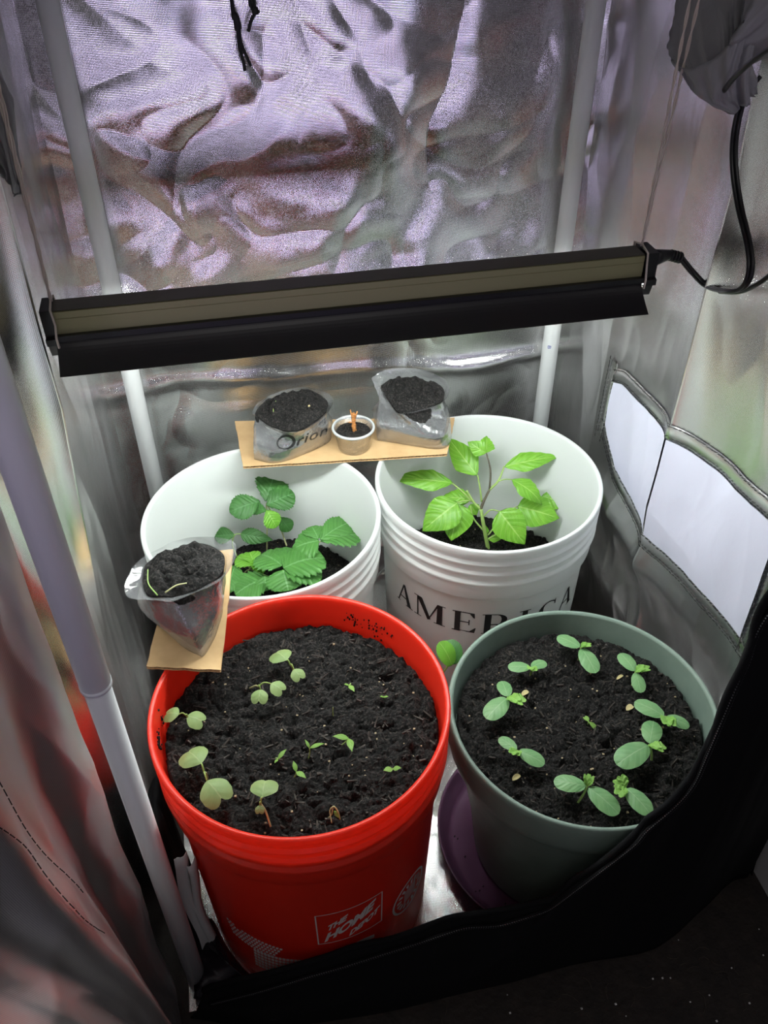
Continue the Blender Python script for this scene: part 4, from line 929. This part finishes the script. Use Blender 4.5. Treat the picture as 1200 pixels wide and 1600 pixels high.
b.tube(spline(pts, 5), .0024, 8); adopt(tw, b.build('stalk', M['twig']))
b = MB()
for i in range(34):
    a = random.uniform(0, 6.28); zz = zt+.024+random.random()*.029; r = random.uniform(.002, .0035); b.tube([(cc[0]+.001, cc[1], zz), (cc[0]+.001+r*math.cos(a), cc[1]+r*math.sin(a), zz+.001)], [.0017, .0012], 6)
b.tube([(cc[0]-.001, cc[1], zt+.046), (cc[0]-.003, cc[1]+.001, zt+.060)], .0009, 6); b.tube([(cc[0]+.003, cc[1], zt+.046), (cc[0]+.006, cc[1], zt+.057)], .0009, 6); b.tube([(cc[0]-.001, cc[1], zt+.040), (cc[0]-.006, cc[1]-.001, zt+.042)], .0010, 6)
adopt(tw, b.build('knobs', M['twig'], smooth=True))

# ------------------------------------------------------------------ light bar
LY, LZ, LX0, LX1 = .300, .7165, -.026, .553
bar = empty('grow_light', ((LX0+LX1)/2, LY, LZ)); tag(bar, 'black and olive LED grow light bar hanging across the tent', 'lamp')
def extr(name, prof, x0, x1, m, closed=True, nx=2):
    k = len(prof); V = [(x0+(x1-x0)*i/(nx-1), LY+y, LZ+z) for i in range(nx) for y, z in prof]
    F = [(i*k+j, i*k+(j+1) % k, (i+1)*k+(j+1) % k, (i+1)*k+j) for i in range(nx-1) for j in range(k if closed else k-1)]
    if closed: F += [tuple(range(k-1, -1, -1)), tuple((nx-1)*k+j for j in range(k))]
    o = mesh(name, V, F, m, smooth=False); adopt(bar, o); return o
extr('housing', [(-.0115, 0), (.0115, 0), (.0125, -.001), (.0125, -.022), (.006, -.022), (-.006, -.022), (-.0105, -.022), (-.0105, -.001)], LX0+.010, LX1-.008, M['dark_top'])
extr('front_panel', [(-.0125, -.0012), (-.0105, -.0012), (-.0105, -.0222), (-.0125, -.0222), (-.0125, -.0080), (-.0120, -.0078), (-.0120, -.0072), (-.0125, -.0070)], LX0+.010, LX1-.008, M['olive'])
extr('ledge', [(-.0175, -.0222), (.0175, -.0222), (.0175, -.0275), (-.0175, -.0275)], LX0+.008, LX1-.004, M['black'])
def hood(sg):
    P = []; n = 10
    for i in range(n+1):
        t = i/n; P.append((sg*(.015+.026*t**1.15), -.0270-.0225*t**.85))
    return P+[(a-sg*.0008, b-.0008) for a, b in reversed(P)]
refl = [extr('reflector', hood(sg), LX0+.008, LX1-.008, M['black_satin']) for sg in (-1, 1)]
def inner(sg): return [(a-sg*.0012, b-.0010) for a, b in hood(sg)[:11]]
for sg, rf in zip((-1, 1), refl):
    o = extr('reflector_lining', inner(sg), LX0+.010, LX1-.010, M['mirror'], False); o.parent = rf; o.matrix_parent_inverse = Matrix.Identity(4)
t = MB(); t.tube([(LX0+.022, LY, LZ-.0345), (LX1-.022, LY, LZ-.0345)], .0062, 16); adopt(bar, t.build('lamp_tube', M['tube']))
def endcap(x0, x1):
    prof = [(-.014, .0015), (.014, .0015), (.0145, -.023), (.019, -.024), (.019, -.030), (.014, -.030), (.010, -.044), (-.010, -.044), (-.014, -.030), (-.019, -.030), (-.019, -.024), (-.0145, -.023)]
    return extr('end_cap', prof, x0, x1, M['black'])
endcap(LX0, LX0+.010); endcap(LX1-.006, LX1+.006)
# plug and cable
cable = empty('power_cable', (LX1+.006, LY, LZ-.012)); tag(cable, 'black power cable looping from the right end of the grow light', 'cable')
pl_ = MB(); P0 = np.array([LX1+.0062, LY, LZ-.010]); P1 = at(1045, 398, y=LY+.01); P2 = at(1064, 403, y=LY+.01)
pl_.tube([P0, P0*.6+P1*.4, P1, P2], [.0085, .0075, .0052, .0042], 12); adopt(cable, pl_.build('plug', M['black']))
rb = MB()
for k in range(4):
    c_ = P1+(P2-P1)*(k/4+.1); d_ = norm(P2-P1); rb.tube([c_, c_+d_*.0014], .0060, 12)
adopt(cable, rb.build('strain_relief', M['black']))
pts = [P2, at(1082, 425, y=LY), at(1105, 447, y=LY-.01), at(1135, 455, x=.592), at(1160, 450, x=.590), at(1172, 425, x=.590), at(1170, 385, x=.592), at(1155, 320, x=.594), at(1147, 260, x=.594), at(1149, 205, x=.594), at(1163, 150, x=.594), at(1185, 120, x=.600)]
cbm = MB(); cp_ = spline(pts, 8); off = np.array([.0014, -.0008, .0006]); cbm.tube([p+off for p in cp_], .0019, 8); cbm.tube([p-off for p in cp_], .0019, 8); adopt(cable, cbm.build('cord', M['black']))
pts = [at(1125, 456, x=.597), at(1155, 456, x=.597), at(1180, 446, x=.598), at(1200, 432, x=.60), at(1230, 405, x=.602)]
cbm = MB(); cbm.tube(spline(pts, 6), .0022, 8); adopt(cable, cbm.build('cord', M['black']))

# hanging strings
def rope(p0, p1, r, seed): 
    p0 = np.array(p0); p1 = np.array(p1); n = 90; out = MB()
    for s_ in (0, math.pi):
        out.tube([p0+(p1-p0)*i/n+np.array([math.cos(i*.9+s_), math.sin(i*.9+s_), 0])*r*.6 for i in range(n+1)], r*.62, 5)
    return out
for (xa, tops, lab) in ((LX0+.010, [at(0, 160, y=.30), at(-3, 128, y=.302)], 'beige string loop holding up the left end of the grow light'), (LX1-.007, [at(1078, 0, y=.30), at(1092, 0, y=.302)], 'beige string loop holding up the right end of the grow light')):
    root = empty('hanging_string', (xa, LY, LZ+.002)); tag(root, lab, 'string', 'strings holding the grow light')
    for i, tp in enumerate(tops):
        p0 = np.array([xa, LY, LZ+.004]); e = p0+(tp-p0)*(1.30-p0[2])/(tp[2]-p0[2]); adopt(root, rope(p0, e, .0014, i).build('strand', M['string']))
    lp = MB(); lp.tube([(xa, LY, LZ+.006), (xa, LY-.0150, LZ+.0024), (xa+.001, LY-.0158, LZ-.012), (xa, LY-.0205, LZ-.0225), (xa, LY-.0200, LZ-.0315), (xa, LY-.014, LZ-.0325)], .0011, 6); lp.tube([(xa, LY, LZ+.006), (xa, LY+.015, LZ+.0024), (xa, LY+.0160, LZ-.012)], .0011, 6)
    adopt(root, lp.build('loop', M['string']))

# black tie cords at the back wall top
def bw(px_, py_): p = at(px_, py_, y=.600); return p
tie = empty('tie_cord', bw(365, -60)); tag(tie, 'black tie cord with two loose ends hanging down the back wall, left one', 'cord')
b = MB(); b.tube(spline([bw(350, -160), bw(358, -40), bw(364, 15), bw(366, 30)], 6), .0022, 8); adopt(tie, b.build('cord', M['cord']))
b = MB(); b.tube(spline([bw(364, 20), bw(370, 32), bw(372, 48)], 4), [.003]+[.0038]*7+[.0028], 10); adopt(tie, b.build('knot', M['cord']))
b = MB(); b.tube(spline([bw(372, 45), bw(373, 68), bw(380, 95), bw(383, 110)], 6), .0018, 8); b.tube(spline([bw(374, 45), bw(377, 68), bw(386, 90), bw(392, 103)], 6), .0018, 8); adopt(tie, b.build('loose_ends', M['cord']))
tie = empty('tie_cord', bw(395, -60)); tag(tie, 'shorter black tie cord with a knot hanging down the back wall, right one', 'cord')
b = MB(); b.tube(spline([bw(380, -150), bw(386, -40), bw(391, 5), bw(397, 18)], 6), .0018, 8); b.tube(spline([bw(396, -150), bw(396, -40), bw(397, 5), bw(398, 18)], 6), .0018, 8); adopt(tie, b.build('cord', M['cord']))
b = MB(); b.tube(spline([bw(395, 13), bw(399, 17), bw(400, 22)], 4), [.0028]+[.004]*7+[.0026], 10); adopt(tie, b.build('knot', M['cord']))
b = MB(); b.tube(spline([bw(399, 20), bw(392, 33), bw(388, 49)], 6), .0019, 8); adopt(tie, b.build('loose_end', M['cord']))

# cable port sleeves
def sleeve(label, rings, seed, amp, name='port_sleeve'):
    root = empty(name, np.mean(np.array(rings[0]), 0)); tag(root, label, 'sleeve')
    o, _ = loft(rings, M['duct'], 'gathered_cloth', cap_bot=False, amp=amp, seed=seed, nsub=9, K=110); adopt(root, o); sd = o.modifiers.new('s', 'SOLIDIFY'); sd.thickness = .0008; return root, o
def ring_at(c, rx, ry, n_, tiltx=0): # ring in plane facing x
    out = []
    for i in range(10):
        a = 2*math.pi*i/10; out.append((c[0]+tiltx*math.sin(a), c[1]+rx*math.cos(a), c[2]+ry*math.sin(a)))
    return out
sr, so = sleeve('grey gathered cloth cable sleeve on the right wall at the top, the cable coming out', [ring_at((.626, .31, .985), .090, .095, 10), ring_at((.598, .31, .955), .082, .080, 10, .006), ring_at((.570, .305, .925), .055, .045, 10, .02), ring_at((.572, .270, .885), .026, .022, 10, .015), ring_at((.585, .252, .862), .010, .009, 10, .008)], 51, .010)
db = MB(); db.tube(spline([at(1130, 143, x=.566), at(1150, 118, x=.556), at(1180, 92, x=.552), at(1210, 70, x=.55)], 6), .0022, 8); adopt(sr, db.build('drawstring', M['black']))
sl, so = sleeve('dark gathered cloth sleeve on the left wall at the upper left', [ring_at((-.043, .36, .90), .060, .075, 10), ring_at((-.030, .35, .88), .055, .060, 10, .004), ring_at((-.020, .33, .85), .030, .035, 10, .008), ring_at((-.020, .32, .82), .010, .012, 10, .005)], 52, .010)

# paper, black bag and white box
pt0 = np.array([.017, .020, .009]); pa = empty('paper_sheets', pt0); tag(pa, 'folded white paper sheets standing between the front left pole and red bucket', 'paper')
for k, (dx, dy, wd, hh) in enumerate(((-.003, 0, .013, .235), (.004, .002, .009, .215))):
    V = []; F = []; n = 12
    for i in range(n+1):
        zz = pt0[2]+hh*i/n; bend = .003*math.sin(i*.6+k)
        for j in range(5):
            t = j/4; V.append((pt0[0]-wd*.5+wd*t+dx+bend-.0, pt0[1]+dy+.010*t+.003*math.sin(t*5+k+i*.1), zz-(.004*t if i == 0 else 0)*0))
    F = [(i*5+j, i*5+j+1, (i+1)*5+j+1, (i+1)*5+j) for i in range(n) for j in range(4)]
    o = mesh('sheet', V, F, M['paper']); sd = o.modifiers.new('s', 'SOLIDIFY'); sd.thickness = .0006; adopt(pa, o)
o, _ = loft([[(-.004, -.022, .009), (.05, -.045, .009), (.12, -.042, .009), (.085, -.032, .009), (.058, -.004, .009), (.036, .032, .009), (.022, .062, .009), (-.004, .055, .009)], [(-.002, -.022, .028), (.05, -.042, .032), (.115, -.043, .026), (.082, -.033, .028), (.055, -.006, .034), (.034, .030, .036), (.020, .060, .036), (-.002, .052, .034)], [(.008, -.012, .040), (.045, -.030, .048), (.09, -.039, .036), (.074, -.034, .038), (.046, -.010, .050), (.030, .024, .052), (.016, .050, .052), (.004, .040, .048)]], mat('black_bag', (.012, .010, .014), .22), 'black_plastic_bag', cap_top=True, amp=.006, seed=61)
tag(o, 'crumpled glossy black plastic bag at the foot of the red bucket', 'bag')
o, _ = loft([[(-.014, .040, .009), (.004, .030, .009), (.012, .050, .009), (.006, .110, .009), (-.004, .140, .009), (-.018, .10, .009)], [(-.014, .045, .12), (.004, .036, .12), (.008, .055, .12), (.001, .110, .12), (-.006, .135, .12), (-.018, .10, .12)], [(-.014, .055, .245), (-.004, .046, .255), (-.002, .065, .26), (-.004, .110, .25), (-.008, .125, .245), (-.018, .10, .24)]], M['fabric_black'], 'black_cloth', cap_top=True, amp=.004, seed=63)
tag(o, 'black cloth bunched upright between the left wall and the red bucket', 'cloth')
wb_ = empty('white_box', (.80, -.06, -.003)); tag(wb_, 'off-white plastic box on the floor to the right of the tent', 'box')
def rbox(name, c, sx, sy, z0, z1, r, m):
    pts = []
    for (cx_, cy_, a0) in ((sx-r, sy-r, 0), (-sx+r, sy-r, 90), (-sx+r, -sy+r, 180), (sx-r, -sy+r, 270)):
        for k in range(6): a = math.radians(a0+18*k); pts.append((c[0]+cx_+r*math.cos(a), c[1]+cy_+r*math.sin(a)))
    n = len(pts); V = [(*p, z0) for p in pts]+[(*p, z1-.004) for p in pts]+[(c[0]+(p[0]-c[0])*.975, c[1]+(p[1]-c[1])*.975, z1) for p in pts]
    F = [(i, (i+1) % n, (i+1) % n+n, i+n) for i in range(n)]+[(i+n, (i+1) % n+n, (i+1) % n+2*n, i+2*n) for i in range(n)]+[tuple(range(2*n, 3*n)), tuple(range(n-1, -1, -1))]
    o = mesh(name, V, F, m, smooth=False); return o
adopt(wb_, rbox('box_body', (.80, -.06), .096, .098, -.003, .075, .02, M['offwhite']), rbox('box_lid', (.80, -.06), .098, .100, .0755, .085, .02, M['offwhite']))
